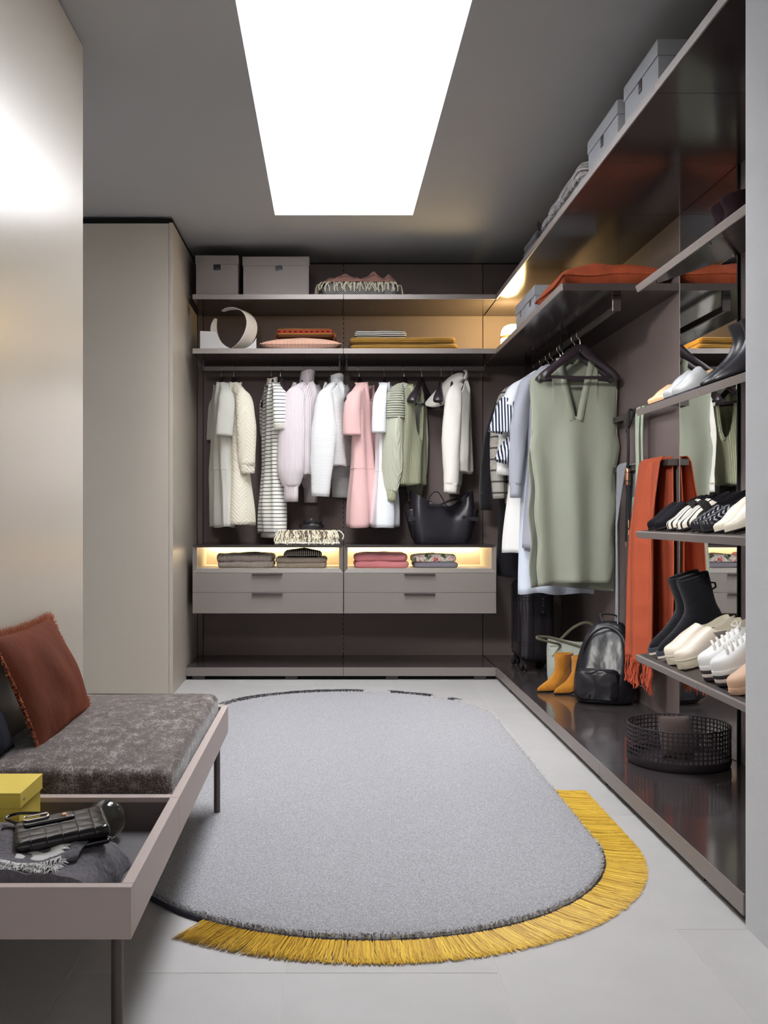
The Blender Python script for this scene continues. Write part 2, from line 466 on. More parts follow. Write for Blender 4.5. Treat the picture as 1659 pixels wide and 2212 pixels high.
# ------------------------------------------------------------------ drawer units with lit niches
def drawer_unit(label, x0, x1):
    t = thing('drawer_unit', label, 'drawer unit', ((x0 + x1) / 2, YF, .429)); cx = (x0 + x1) / 2
    a, b = x0 - cx, x1 - cx; D = YB - YF - .005
    zt, zo1, zo0, zb = .871 - .429, .853 - .429, .717 - .429, .691 - .429
    box('top_panel', m_gloss, t, a, b, .002, D, zt - .012, zt, .001)
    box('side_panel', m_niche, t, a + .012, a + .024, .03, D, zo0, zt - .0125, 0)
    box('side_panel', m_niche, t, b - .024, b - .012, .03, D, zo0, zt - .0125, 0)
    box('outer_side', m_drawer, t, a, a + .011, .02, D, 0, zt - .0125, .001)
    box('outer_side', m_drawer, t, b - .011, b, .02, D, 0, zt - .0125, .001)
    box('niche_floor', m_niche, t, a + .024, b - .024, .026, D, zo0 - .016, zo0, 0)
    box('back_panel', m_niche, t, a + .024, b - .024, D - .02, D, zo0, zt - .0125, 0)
    # mitred bevel frame
    def frame(name, mat, pts):
        mb = MB(); q = [Vector(p) for p in pts]; back = [p + Vector((0, .012, 0)) for p in q]
        mb.add(q + back, [(0, 1, 2, 3), (7, 6, 5, 4), (0, 4, 5, 1), (1, 5, 6, 2), (2, 6, 7, 3), (3, 7, 4, 0)])
        mb.build(name, mat, t, smooth=False)
    w = .024; dp = .024
    frame('frame_bottom', m_drawer, [(a, 0, zb), (b, 0, zb), (b - w, dp, zo0), (a + w, dp, zo0)])
    frame('frame_top', m_gloss, [(a, 0, zt - .0005), (b, 0, zt - .0005), (b - w, dp, zo1), (a + w, dp, zo1)])
    frame('frame_side', m_drawer, [(a, 0, zb), (a + w, dp, zo0), (a + w, dp, zo1), (a, 0, zt - .0005)])
    frame('frame_side', m_drawer, [(b, 0, zb), (b - w, dp, zo0), (b - w, dp, zo1), (b, 0, zt - .0005)])
    box('led_strip', m_led, t, a + .04, b - .04, D - .05, D - .04, zt - .018, zt - .013, 0)
    box('carcass', m_drawer, t, a + .011, b - .011, .022, D, .004, zb - .002, 0)
    for z0, z1 in ((0, .133), (.135, zb - .002)):
        d = box('drawer', m_drawer, t, a, b, 0, .02, z0, z1, .0012)
        hx = (b - a) * (.4 if x0 < 0 else .4); hl, hr = a + .395 * (b - a), a + .597 * (b - a)
        MB().box(hl, hr, -.020, 0, z1 - .005, z1 - .002).box(hl, hr, -.0205, -.0185, z1 - .012, z1 - .002).build('handle', m_handle, d, smooth=False)
    return t
drawer_unit('left taupe two-drawer unit with lit niche holding grey sweaters', -.887, .0845)
drawer_unit('right taupe two-drawer unit with lit niche holding pink and floral textiles', .0895, XF)

# ------------------------------------------------------------------ mirror and bars on the right wall
mir = thing('mirror', 'tall wall mirror beside the shoe racks reflecting the green vest', 'mirror', (XR, 4.037, .08))
mm = NT('mirror_silver', .0, 1.0); mm.b.inputs['Base Color'].default_value = (.86, .87, .86, 1)
MB().box(-.006, -.001, .006, .683, .002, 2.374).build('pane', mm.m, mir, smooth=False)
box('frame_edge', m_blackmat, mir, -.012, -.0005, -.004, .006, .001, 2.374, .0008)
box('edge_trim', m_chrome, mir, -.007, -.0005, .6825, .686, .002, 2.374, 0)
def bar(label, z):
    t = thing('hanging_bar', label, 'wall bar', (1.575, 4.735, z))
    box('bar', m_handle, t, -.004, .006, 0, .92, 0, .03, .001)
    for y in (0, .908): box('arm', m_handle, t, .006, XR - 1.575, y, y + .012, 0, .03, .001)
bar('upper dark wall bar holding the black cord and the pale green belt', 1.572)
bar('lower dark wall bar holding the orange scarf', 1.295)

# ------------------------------------------------------------------ tilted shoe shelves
TI = R(19.1); ZS = [1.970, 1.4806, .998, .5096]; XS = 1.209
names = ['top', 'second from top', 'third from top', 'bottom']
whats = ['the dark burgundy pair', 'the beige and silver pairs', 'the striped loafers', 'the sock boots and white sneakers']
for z, nm, wh in zip(ZS, names, whats):
    for (y0, y1, part) in ((YJ[4], YJ[3], 'far'), (YJ[5], YJ[4], 'near')):
        mtx = Matrix.Translation((XS, y0, z)) @ Matrix.Rotation(-TI, 4, 'Y')
        if part == 'far': lab = 'tilted shoe shelf, %s of four, carrying %s' % (nm, wh)
        else: lab = 'near section of the %s shoe shelf, cut off by the white wall' % nm
        t = thing('shoe_shelf', lab, 'shoe shelf', mtx=mtx)
        L = y1 - y0; D = (XR - XS) / cos(TI) - .008
        box('board', m_gloss, t, .012, D, .002, L - .002, -.018, -.008, .001)
        box('front_edge', m_fascia, t, 0, .010, .001, L - .001, -.0265, 0, .001)
        box('lip', m_handle, t, .010, .03, .001, L - .001, -.009, -.004, .0005)
        for yy in (.05, L - .06):
            for xx in (.06, D - .05):
                MB().lathe([(0, 0), (.006, 0), (.006, -.004), (.003, -.007), (0, -.007)], 12, (xx, yy, -.018)).build('support_peg', m_chrome, t)
# ------------------------------------------------------------------ rug with gold and black fringes
def shaded(name, c0, c1, rough, spec):
    n = NT(name, rough, 0, spec); a = n.new('ShaderNodeAttribute'); a.attribute_name = 'shade'; n.col(n.mix(a.outputs['Fac'], lin(c0), lin(c1))); return n.m
m_rug = NT('rug_pile', .95, 0, .15)
m_rug.col(m_rug.ramp(m_rug.noise(300, 3, .75), [(.34, lin((120, 119, 122))), (.5, lin((182, 181, 185))), (.68, lin((232, 231, 235)))]))
m_rug.bump(m_rug.noise(420, 3, .7), .7, .006); m_rug.b.inputs['Sheen Weight'].default_value = .3
m_rug = m_rug.m
m_tuft = shaded('rug_tuft', (108, 104, 102), (232, 230, 228), .95, .15)
m_bind = plain('rug_binding', (62, 60, 70), .8, 0, .2, .2, 90)
m_goldf = shaded('gold_fringe', (180, 132, 24), (246, 204, 70), .55, .35)
m_blackf = plain('black_fringe', (54, 52, 58), .8, 0, .2, .2, 60)
RC, RR_, RY0, RY1 = .1, .755, 3.285, 5.265
def outline(step=.02):
    pts = []
    for k in range(120): a = -pi + pi * k / 120; pts.append((Vector((RC + RR_*cos(a), RY0 + RR_*sin(a), 0)), Vector((cos(a), sin(a), 0))))
    n = 80
    for k in range(n): pts.append((Vector((RC + RR_, lerp(RY0, RY1, k/n), 0)), Vector((1, 0, 0))))
    for k in range(120): a = pi * k / 120; pts.append((Vector((RC + RR_*cos(a), RY1 + RR_*sin(a), 0)), Vector((cos(a), sin(a), 0))))
    for k in range(n): pts.append((Vector((RC - RR_, lerp(RY1, RY0, k/n), 0)), Vector((-1, 0, 0))))
    return pts
OL = outline()
rug = thing('rug', 'pale grey oval rug with gold fringe at the front and black fringe behind', 'rug', (RC, 4.3, 0))
off = Vector((RC, 4.3, 0))
rings = []
for ins, z in [(.0, .002), (-.002, .008), (.002, .017), (.012, .022), (.1, .021), (.3, .021), (.55, .021)]:
    rings.append([p - nrm * ins - off + Vector((0, 0, z)) for p, nrm in OL])
MB().loft(rings, True, True, True).build('pile', m_rug, rug)
MB().tube([p - off + nrm * .004 + Vector((0, 0, .007)) for p, nrm in OL if p.y < 3.27], (.006, .006), 8, (0, 0, 1)).build('binding', m_bind, rug)
rg = random.Random(5)
def raw_build(mb, name, mat, per):
    me = bpy.data.meshes.new(name); me.from_pydata(mb.v, [], mb.f); me.materials.append(mat)
    at_ = me.attributes.new('shade', 'FLOAT', 'POINT'); vals = []
    for k in range(len(mb.v) // per): vals += [rg.random()] * per
    at_.data.foreach_set('value', vals); me.update()
    o = bpy.data.objects.new(name, me); C.objects.link(o); o.parent = rug; o['kind'] = 'stuff'; return o
mb = MB()
for p, nrm in OL:                                            # shaggy pile ends along the rim
    for q in range(16):
        tn = Vector((-nrm.y, nrm.x, 0))
        b = p - off - nrm * rg.uniform(-.001, .02) + tn * rg.uniform(-.013, .013) + Vector((0, 0, .015))
        h = Vector((rg.uniform(-.004, .004), rg.uniform(-.004, .004), rg.uniform(.003, .009))) + nrm * rg.uniform(0, .008)
        w = tn * .0022
        mb.add([b - w, b + w, b + h + w * .6, b + h - w * .6], [(0, 1, 2, 3)])
raw_build(mb, 'pile_tufts', m_tuft, 4)
def fringe(pred, per, length, width, zb, mat, name, curl=.2, lvar=.1, slant=.1, zt=.003):
    mb = MB(); n = len(OL)
    for i in range(n):
        p, nr = OL[i]; p2, nr2 = OL[(i + 1) % n]
        if not pred(p): continue
        m = max(1, int((p2 - p).length * per + rg.random()))
        for k in range(m):
            f = rg.random(); b = p.lerp(p2, f); d = nr.lerp(nr2, f); tn = Vector((-d.y, d.x, 0))
            sw = nz(b.x, b.y, 0, 7) * slant + rg.uniform(-.06, .06)
            L = length * (1 + rg.uniform(-lvar, .02)); dd = (d + tn * sw).normalized()
            zlift = rg.uniform(0, .004); pts = []
            for q in (0, .35, .7, 1.0):
                w = width * (1 if q < .9 else .5)
                c = b - off + dd * (L * q) + tn * (curl * .05 * q * q * rg.uniform(-1, 1))
                c.z = lerp(zb, zt, min(1, q * 2.2)) + zlift * (1 - .3 * q)
                pts += [c - tn * w / 2, c + tn * w / 2 + Vector((0, 0, .0008))]
            mb.add(pts, [(0, 1, 3, 2), (2, 3, 5, 4), (4, 5, 7, 6)])
    return raw_build(mb, name, mat, 8)
fringe(lambda p: (p.x > RC and p.y < 3.90) or (p.y < 3.2 and p.x > -.33), 1700, .128, .0024, .008, m_goldf, 'gold_fringe', slant=.16)
fringe(lambda p: p.y > 5.62 and p.x > -.66 and p.x < .75 and (p.x < .2 or nz(p.x, p.y, 1, 16) > -.12), 620, .055, .004, .014, m_blackf, 'black_fringe', curl=.9, lvar=.5, slant=1.6, zt=.024)

# ------------------------------------------------------------------ bench
BX0, BX1, BY0, BY1, BZ0, BZ1 = -.925, -.367, 1.879, 3.667, .281, .378
bench = thing('bench', 'low taupe lacquered bench with tray front on slim metal legs', 'bench', (-.646, 2.77, 0))
ox, oy = -.646, 2.77
def bb(name, m, x0, x1, y0, y1, z0, z1, bv=.0012): return box(name, m, bench, x0 - ox, x1 - ox, y0 - oy, y1 - oy, z0, z1, bv)
th = .022
YD = 2.477
bb('side_board', m_bench, BX1 - th, BX1, BY0 + th + .0004, YD, BZ0, BZ1)
bb('side_board', m_bench, BX1 - th, BX1, YD + .001, BY1, BZ0, BZ1)
bb('side_board', m_bench, BX0, BX0 + th, BY0 + th + .0004, BY1, BZ0, BZ1)
bb('front_board', m_bench, BX0, BX1, BY0, BY0 + th, BZ0, BZ1)
bb('back_board', m_bench, BX0 + th, BX1 - th, BY1 - th, BY1, BZ0, BZ1)
bb('divider', m_bench, BX0 + th, BX1 - th, YD, YD + .03, BZ0, BZ1 - .0005)
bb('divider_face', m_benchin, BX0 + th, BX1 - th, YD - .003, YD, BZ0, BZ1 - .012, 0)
n = NT('tray_wood', .55); n.col(n.mix(n.noise(30, 3, .6, (14, 1, 1)), lin((66, 64, 66)), lin((104, 100, 102)))); m_traywood = n.m
bb('tray_floor', m_traywood, BX0 + th, BX1 - th, BY0 + th, YD - .003, BZ0 + .004, .300, 0)
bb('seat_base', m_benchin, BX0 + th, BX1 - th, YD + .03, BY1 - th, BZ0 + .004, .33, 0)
for x, y, zf in ((-.404, 1.932, 0), (-.397, 3.575, .0215), (-.885, 1.932, 0), (-.885, 3.575, 0)):
    l = MB().tube([(x - ox, y - oy, zf), (x - ox, y - oy, BZ0)], .0113, 20).build('leg', m_leg, bench)
    sx = -1 if x > -.6 else 1
    mb = MB(); p = [Vector((x - ox, y - oy, BZ0)), Vector((x - ox + sx * .03, y - oy, BZ0)), Vector((x - ox, y - oy, BZ0 - .03))]
    k = Vector((0, .006, 0)); mb.add([q - k for q in p] + [q + k for q in p], [(0, 1, 2), (5, 4, 3), (0, 3, 4, 1), (1, 4, 5, 2), (2, 5, 3, 0)])
    mb.build('gusset', m_leg, l, smooth=False)

n = NT('chenille', .72, 0, .35)
f1 = n.noise(34, 5, .72, (1, .5, 1)); f2 = n.noise(240, 2, .5, (1, .35, 1))
v = n.math('ADD', n.math('MULTIPLY', f1, .75), n.math('MULTIPLY', f2, .5))
n.col(n.ramp(v, [(.42, lin((56, 47, 42))), (.62, lin((84, 73, 68))), (.80, lin((158, 148, 148)))]))
b = n.bump(f2, .5, .003); n.bump(f1, .3, .006, b); n.b.inputs['Sheen Weight'].default_value = .35; n.b.inputs['Sheen Roughness'].default_value = .35
m_chen = n.m
seat = thing('seat_cushion', 'thick mottled grey-brown velvet seat cushion lying on the bench', 'cushion', (-.66, 3.085, .33))
mb = MB(); slab(mb, .525, 1.12, .098, .03, .028, n=140, wob=.004, dome=.022, k=5)
mb.build('cover', m_chen, seat)
MB().tube([(q.x, q.y, .035 + nz(q.x, q.y, 2, 6) * .003) for q in rrect(.527, 1.122, .03, 90)], .0025, 6, closed=True).build('seam', m_chen, seat)

# ------------------------------------------------------------------ pillows on the bench
def velvet(name, c, k=1.35, sheen=.5):
    n = NT(name, .85, 0, .2); c = lin(c)
    n.col(n.ramp(n.noise(7, 3, .6, (1, .4, 1)), [(.3, sc(c, .8)), (.7, sc(c, k))]))
    b = n.bump(n.noise(700, 2), .35, .0012); n.bump(n.noise(8, 3, .5), .35, .03, b)
    n.b.inputs['Sheen Weight'].default_value = sheen; n.b.inputs['Sheen Roughness'].default_value = .35
    n.b.inputs['Sheen Tint'].default_value = sc(c, 2.2)
    return n.m
m_rust = velvet('rust_velvet', (88, 41, 23)); m_rustf = plain('rust_fringe', (150, 82, 52), .9, 0, .2, .3, 80)
def edge_fringe(mb, pts, out, L, per, w=.0016, var=.4, droop=.2, seed=1):
    r = random.Random(seed)
    for i in range(len(pts) - 1):
        a, b = Vector(pts[i]), Vector(pts[i + 1]); o0 = Vector(out[i]); o1 = Vector(out[i + 1])
        for k in range(max(1, int((b - a).length * per))):
            f = r.random(); p = a.lerp(b, f); d = o0.lerp(o1, f).normalized()
            j = Vector((r.uniform(-1, 1), r.uniform(-1, 1), r.uniform(-1, 1))) * .35
            l = L * r.uniform(1 - var, 1 + var * .3); e_ = p + (d + j).normalized() * l; m_ = p.lerp(e_, .5) + Vector((r.uniform(-1, 1), r.uniform(-1, 1), r.uniform(-1, 1))) * l * .15
            s_ = (b - a).normalized() * w
            mb.add([p - s_, p + s_, m_ + s_, m_ - s_, e_ + s_ * .5, e_ - s_ * .5], [(0, 1, 2, 3), (3, 2, 4, 5)])
    return mb
def pillow_edge(w, d, pinch, n=16):
    pts, out = [], []
    for (a0, b0, a1, b1) in ((-1, -1, 1, -1), (1, -1, 1, 1), (1, 1, -1, 1), (-1, 1, -1, -1)):
        for k in range(n + 1):
            a = lerp(a0, a1, k / n); b = lerp(b0, b1, k / n)
            pts.append((a * w/2 * (1 - pinch * (1 - b*b) * abs(a)), b * d/2 * (1 - pinch * (1 - a*a) * abs(b)), 0)); out.append((a if abs(a) == 1 else 0, b if abs(b) == 1 else 0, 0.0001))
    return pts, out
# local x = length (world y), local y = up the leaning face, local z = out of the face (world +x)
def lean_matrix(c, tilt, yaw):
    X = Vector((0, 1, 0)); Z = Vector((cos(tilt), 0, sin(tilt))); Y = Z.cross(X)
    m = Matrix((X, Y, Z)).transposed().to_4x4()
    return Matrix.Translation(c) @ Matrix.Rotation(yaw, 4, 'Z') @ m
rp = thing('fringed_pillow', 'rust velvet pillow with frayed edges leaning on the wall above the bench', 'pillow', mtx=lean_matrix((-.846, 3.045, .578), R(23), R(0)))
mb = MB(); pillow(mb, .58, .335, .11, 36, .06, .006, 3); mb.build('cover', m_rust, rp)
p_, o_ = pillow_edge(.58, .335, .06)
edge_fringe(MB(), p_, o_, .022, 1100, seed=4).build('frayed_edge', m_rustf, rp, smooth=False)['kind'] = 'stuff'
m_navy = velvet('navy_velvet', (18, 20, 32), 1.3, .1)
np_ = thing('dark_pillow', 'nearly black pillow half hidden behind the rust pillow on the bench', 'pillow', mtx=lean_matrix((-.878, 2.60, .50), R(22), R(0)))
mb = MB(); pillow(mb, .30, .13, .07, 28, .06, .004, 9); mb.build('cover', m_navy, np_)
MB().tube([Vector(p) * .998 for p in pillow_edge(.30, .13, .06)[0][:-1]], .003, 6, closed=True).build('piping', m_navy, np_)

# ------------------------------------------------------------------ things in the bench tray
def carton(t, w, d, h, lid, m, tab=None, rivet=None, over=.004):
    """lidded box, local origin at base centre; front is -y; tab = (x, w, h, tilt)"""
    MB().box(-w/2, w/2, -d/2, d/2, 0, h - .006).build('body', m, t, smooth=False, bevel=.0012)
    mb = MB(); q = over
    mb.box(-w/2 - q, w/2 + q, -d/2 - q, d/2 + q, h - .004, h)
    mb.box(-w/2 - q, w/2 + q, -d/2 - q, -d/2 - q + .003, h - lid, h - .0041); mb.box(-w/2 - q, w/2 + q, d/2 + q - .003, d/2 + q, h - lid, h - .0041)
    mb.box(-w/2 - q, -w/2 - q + .003, -d/2 - q + .003, d/2 + q - .003, h - lid, h - .0041); mb.box(w/2 + q - .003, w/2 + q, -d/2 - q + .003, d/2 + q - .003, h - lid, h - .0041)
    l = mb.build('lid', m, t, smooth=False, bevel=.001)
    if tab:
        x, tw, th_, ti = tab
        b = MB().box(-tw/2, tw/2, -.0022, 0, -th_, 0).build('pull_tab', m_black, t, smooth=False, bevel=.0006)
        b.location = (x, -d/2 - .001, h - lid - .0005); b.rotation_euler = (0, ti, 0)
        MB().box(-tw * .3, tw * .3, -.0028, -.0021, -th_ * .82, -th_ * .76).build('stitch', m_boxgrey, b, smooth=False)
    if rivet:
        for (x, y, z, ax) in rivet:
            MB().lathe([(0, .002), (.003, .0015), (.004, 0)], 12).build('rivet', m_chrome, l, loc=(x, y, z), rot=(0, R(90) if ax == 'x' else 0, 0))
m_yellow = plain('yellow_board', (228, 202, 90), .7, 0, .35, .05, 60, .15, 500, .001)
yb = thing('yellow_box', 'mustard yellow lidded cardboard box standing in the bench tray', 'box', (-.80, 2.352, .3005))
carton(yb, .215, .165, .145, .034, m_yellow, rivet=[(.1125, -.065, .128, 'x')])
m_smoke = glass('smoked_glass', (150, 150, 146), .0, .9)
gb = thing('glass_ball', 'smoked glass ball beside the yellow box in the bench tray', 'glass ball', (-.529, 2.40, .3005))
prof = [(.0465 * sin(pi * k / 20), .0465 - .0465 * cos(pi * k / 20)) for k in range(1, 20)]
MB().lathe([(.0005, 0)] + prof + [(.0005, .093)], 36, cap0=True, cap1=True).build('ball', m_smoke, gb)
# folded linen throw
n = NT('linen_grey', .9, 0, .2)
n.col(n.mix(n.noise(160, 3, .6, (1, 1, .3)), lin((74, 71, 76)), lin((132, 128, 134))))
b = n.bump(n.noise(380, 2), .5, .002); n.bump(n.noise(16, 3, .6), .6, .02, b); m_linen = n.m
m_linenw = fabric('linen_white', (226, 224, 222), 500, .5, .12)
thr = thing('linen_throw', 'crumpled charcoal linen throw with frayed white edges in the bench tray', 'throw', (-.665, 2.07, .3005))
mb = MB()
def thrf(u, v):
    x = lerp(-.215, .232, u); y = lerp(-.150, .165, v)
    e = min(1, (1 - abs(2*u - 1)) * 6) ** .5 * min(1, (1 - abs(2*v - 1)) * 7) ** .5
    z = (.080 + .014 * nz(x, y, 0, 9) + .010 * sin(v * 9 + u * 3) - .03 * max(0, u - .8) * 4) * e
    x += nz(x, y, 3, 12) * .012; y += nz(x, y, 7, 12) * .012
    return Vector((x, y, max(.002, z + .004 * nz(x, y, 1, 40))))
mb.grid(thrf, 60, 40); mb.build('cloth', m_linen, thr)
mb = MB()                                                    # upper fold lying on top
def thr2(u, v):
    x = lerp(-.215, .16 + .03 * v, u); y = lerp(-.075 + .055 * (u - .5) ** 2 * 2 + .02*sin(u*7), .15, v)
    z0 = thrf((x + .215) / .447, (y + .15) / .315).z
    return Vector((x, y, z0 + .012 + .006 * nz(x, y, 2, 16) - .010 * max(0, (.06 - v)) / .06))
mb.grid(thr2, 50, 26); mb.build('top_fold', m_linen, thr, solid=.004)
mb = MB()
def thr3(u, v):
    x = lerp(-.215, -.10, u); y = lerp(-.035, .05, v); return Vector((x + nz(x, y, 4, 20) * .01, y, thr2(min(1, max(0, (x + .215) / .39)), min(1, max(0, (y + .06) / .21))).z + .006 + .004 * nz(x, y, 9, 30)))
mb.grid(thr3, 16, 12); mb.build('white_corner', m_linenw, thr); mb = MB()
def thr4(u, v):
    x = lerp(.045, .125, u); y = lerp(-.085, .01, v); z = max(thrf((x + .215) / .447, (y + .15) / .315).z, thr2(min(1, (x + .215) / .39), max(0, min(1, (y + .06) / .21))).z)
    return Vector((x + nz(x, y, 4, 20) * .012, y, z + .007 + .004 * nz(x, y, 9, 30) - .006 * (1 - v)))
mb.grid(thr4, 14, 14); mb.build('white_corner', m_linenw, thr)
mb = MB()
for vv, cnt in ((0.0, 1), (.06, 1)):
    pts = [thr2(u / 24, vv) + Vector((0, -.002, .002)) for u in range(23)]
    edge_fringe(mb, pts, [(0, -1, -.3)] * 23, .022, 1000, .0011, .5, seed=7)
pts = [Vector((lerp(-.215, .13, u / 20), -.104 + .008 * sin(u * .8) + .02 * (u / 20) ** 2, thrf(u / 23, .16).z + .010)) for u in range(21)]
edge_fringe(mb, pts, [(.1, -1, .12)] * 21, .028, 800, .0012, .5, seed=8)
pts = [thr4(u / 10, 0) for u in range(11)] + [thr4(1, u / 10) for u in range(11)]
edge_fringe(mb, pts, [(0, -1, -.3)] * 11 + [(1, 0, -.3)] * 11, .018, 900, .0011, .5, seed=9)
mb.build('frayed_edge', m_linenw, thr, smooth=False)['kind'] = 'stuff'
# quilted handbag on the throw
hb = thing('quilted_handbag', 'small glossy black quilted handbag lying on the charcoal throw', 'handbag', mtx=Matrix.Translation((-.560, 2.125, .396)) @ Matrix.Rotation(R(20), 4, 'Z') @ Matrix.Rotation(R(-6), 4, 'Y') @ Matrix.Rotation(R(6), 4, 'X'))
n = NT('quilted_patent', .2, 0, .45); x = n.xyz(); n.col(lin((24, 18, 20)))
def tri(a, p): return n.math('PINGPONG', a, p)
q = n.math('MINIMUM', tri(x[0], .016), tri(x[1], .016))
n.bump(n.math('POWER', q, .5), .6, .012); m_quilt = n.m
m_patent = plain('patent', (20, 16, 18), .15, 0, .6, .05)
mb = MB(); slab(mb, .19, .125, .026, .012, .012, n=60, wob=.001); mb.build('body', m_quilt, hb)
MB().box(-.09, .09, -.062, .058, -.012, -.001).build('back_pocket', m_patent, hb, smooth=False, bevel=.004)
fl = MB(); slab(fl, .105, .034, .006, .01, .003, z0=.0255, cx=-.02, cy=.030); fo = fl.build('flap', m_patent, hb)
MB().tube(rrect(.05, .02, .006, 28, -.045, .042, .034), .0022, 8, closed=True).build('buckle', m_chrome, fo)
MB().lathe([(0, .0036), (.005, .003), (.007, 0)], 16, (.012, .03, .0312)).build('snap_button', m_gold, fo)
MB().tube(spline([(-.085, .035, .022), (-.11, .05, .02), (-.125, .03, .008), (-.16, .0, .014), (-.185, -.03, .004), (-.22, -.02, .006)], 8), (.0035, .0035), 8).build('strap', m_patent, hb)
MB().tube(spline([(-.085, .052, .024), (-.105, .075, .03), (-.08, .088, .03), (-.03, .07, .028)], 8), (.003, .003), 8).build('handle', m_patent, hb)
# ------------------------------------------------------------------ hangers
def hook_pts(zr=.079, r=.021):
    """hook from the hanger neck (z=0) up over the rail (rail top zr above)"""
    pts = [(0, 0, -.01), (0, 0, .022), (.006, 0, .036), (.020, 0, .05)]
    for k in range(11):
        a = R(-30 + 24 * k); pts.append((r * cos(a), 0, zr - .014 + r * sin(a)))
    return pts
def make_hanger():
    t = thing('clothes_hanger', 'x', 'hanger')
    sec = [(-.21, -.168, .014, .030), (-.204, -.160, .020, .034), (-.18, -.135, .021, .032), (-.14, -.102, .019, .024), (-.09, -.066, .020, .014), (-.045, -.032, .026, .010), (-.018, -.004, .026, .010), (-.012, .0, .022, .010)]
    full = sec + [(-u, z, a, b) for u, z, a, b in reversed(sec)]
    pts = [(u, 0, z - .012) for u, z, a, b in full]
    pts[7] = (-.012, 0, -.014); pts[8] = (.012, 0, -.014)
    MB().tube(pts, [(a, b) for u, z, a, b in full], 14, (0, 0, 1)).build('shoulders', m_hanger, t)
    MB().tube([(0, 0, -.03), (0, 0, .004), (0, 0, .008)], [(.012, .010), (.011, .009), (.008, .006)], 12, (1, 0, 0)).build('neck', m_hanger, t)
    MB().tube([(-.195, 0, -.172), (0, 0, -.174), (.195, 0, -.172)], (.009, .006), 8, (0, 0, 1)).build('trouser_bar', m_hanger, t)
    MB().tube(spline(hook_pts(), 3), .0019, 8).build('hook', m_chrome, t)
    return t
_h = None
def hanger(x, y, z, ang, label):
    global _h
    if _h is None: h = _h = make_hanger()
    else: h = copy_tree(_h)
    h.location = (x, y, z); h.rotation_euler = (0, 0, R(ang)); h['label'] = label; h['group'] = 'dark clothes hangers'
    return h
ZH = 1.985

# ------------------------------------------------------------------ garments
# local frame: x along the hanger, y towards the front of the garment, z up, origin at the hanger neck
def body_sheets(mb, L, Wt, T, neck=(.075, -.04, .07, .015), sh=(.2, -.122), fold=.014, k=4, nu=40, nv=34, slit=None, seed=0., flare=.0, hemb=0., hemw=.006, tb=None):
    """Wt: [(r, halfwidth)], neck=(half width, z at the neck point, front depth, back depth), sh=(half width, z)"""
    nw, nzz, df, db = neck
    def top(u, d):
        a = abs(u)
        if a <= nw: return nzz - d * (1 - (a / nw) ** 2) ** .6
        t = (a - nw) / max(1e-6, sh[0] - nw); return nzz + (sh[1] - nzz) * min(1.15, t) ** 1.05
    for sgn in (1, -1):
        d = df if sgn > 0 else db
        def fn(i, j):
            s = 2 * i - 1; s = (abs(s) ** .9) * (1 if s > 0 else -1); r = j
            u0 = s * sh[0]; zt = top(u0, d)
            z = lerp(zt, -L + hemw * sin(s * 6 + seed) + (hemb if sgn < 0 else 0), r)
            rz = min(1, max(0, (-z - .05) / (L - .05)))
            u = s * interp(Wt, rz)
            cap = (1 - min(1, abs(s)) ** 2.4) ** .5
            tt = interp(tb, rz) if tb else T
            th = (tt * cap) * min(1, (.75 if abs(u0) <= nw * 1.15 else .45) + r * 3.0) + (.008 if cap > .01 else 0)
            fo = fold * min(1, max(0, rz * 1.5)) * sin(k * pi * s + seed + 1.2 * sin(3 * rz + seed)) * cap
            fo += nz(u * 5 + seed, z * 2.2, sgn * 3 + seed, 1.6) * .012 * cap * min(1, rz * 3)
            return Vector((max(-.252, u + fo * .25), sgn * th + fo, z))
        mb.grid(fn, nu, nv)
    return mb
def sleeve(mb, side, pts, rad, n=18, fold=.004, seed=0.):
    if pts[0][0] > .13 and abs(pts[0][2]) < .14:
        pts = [(.085, 0, -.052)] + [(x_, y_, z_ + .014 * max(0, 1 - k_ / 3)) for k_, (x_, y_, z_) in enumerate(pts)]; rad = [(rad[0][0] * .75, .014)] + [(rad[0][0] * .95, .026)] + rad[1:]
    P = spline([(side * x if side > 0 else -min(x, .222), y, z) for x, y, z in pts], 6); m = len(P)
    rr = []
    for i in range(m):
        t = i / (m - 1) * (len(rad) - 1); k = min(int(t), len(rad) - 2); f = t - k
        rb_ = lerp(rad[k][1], rad[k + 1][1], f); rr.append((lerp(rad[k][0], rad[k + 1][0], f), rb_ if side > 0 else min(rb_, .036)))
    rings = []
    for i, p in enumerate(P):
        t = (P[min(i + 1, m - 1)] - P[max(i - 1, 0)]).normalized()
        a = Vector((0, 1, 0)); a = (a - t * a.dot(t)).normalized(); b = t.cross(a); ra, rb = rr[i]; ring = []
        for q in range(n):
            w = 2 * pi * q / n; wob = 1 + fold / max(.02, ra) * sin(3 * w + seed + p.z * 9) + .06 * nz(cos(w) + seed, sin(w), p.z * 14, 1)
            ring.append(p + a * (ra * cos(w) * wob) + b * (rb * sin(w) * wob))
        rings.append(ring)
    mb.loft(rings, True, True, False); return mb, P, rr
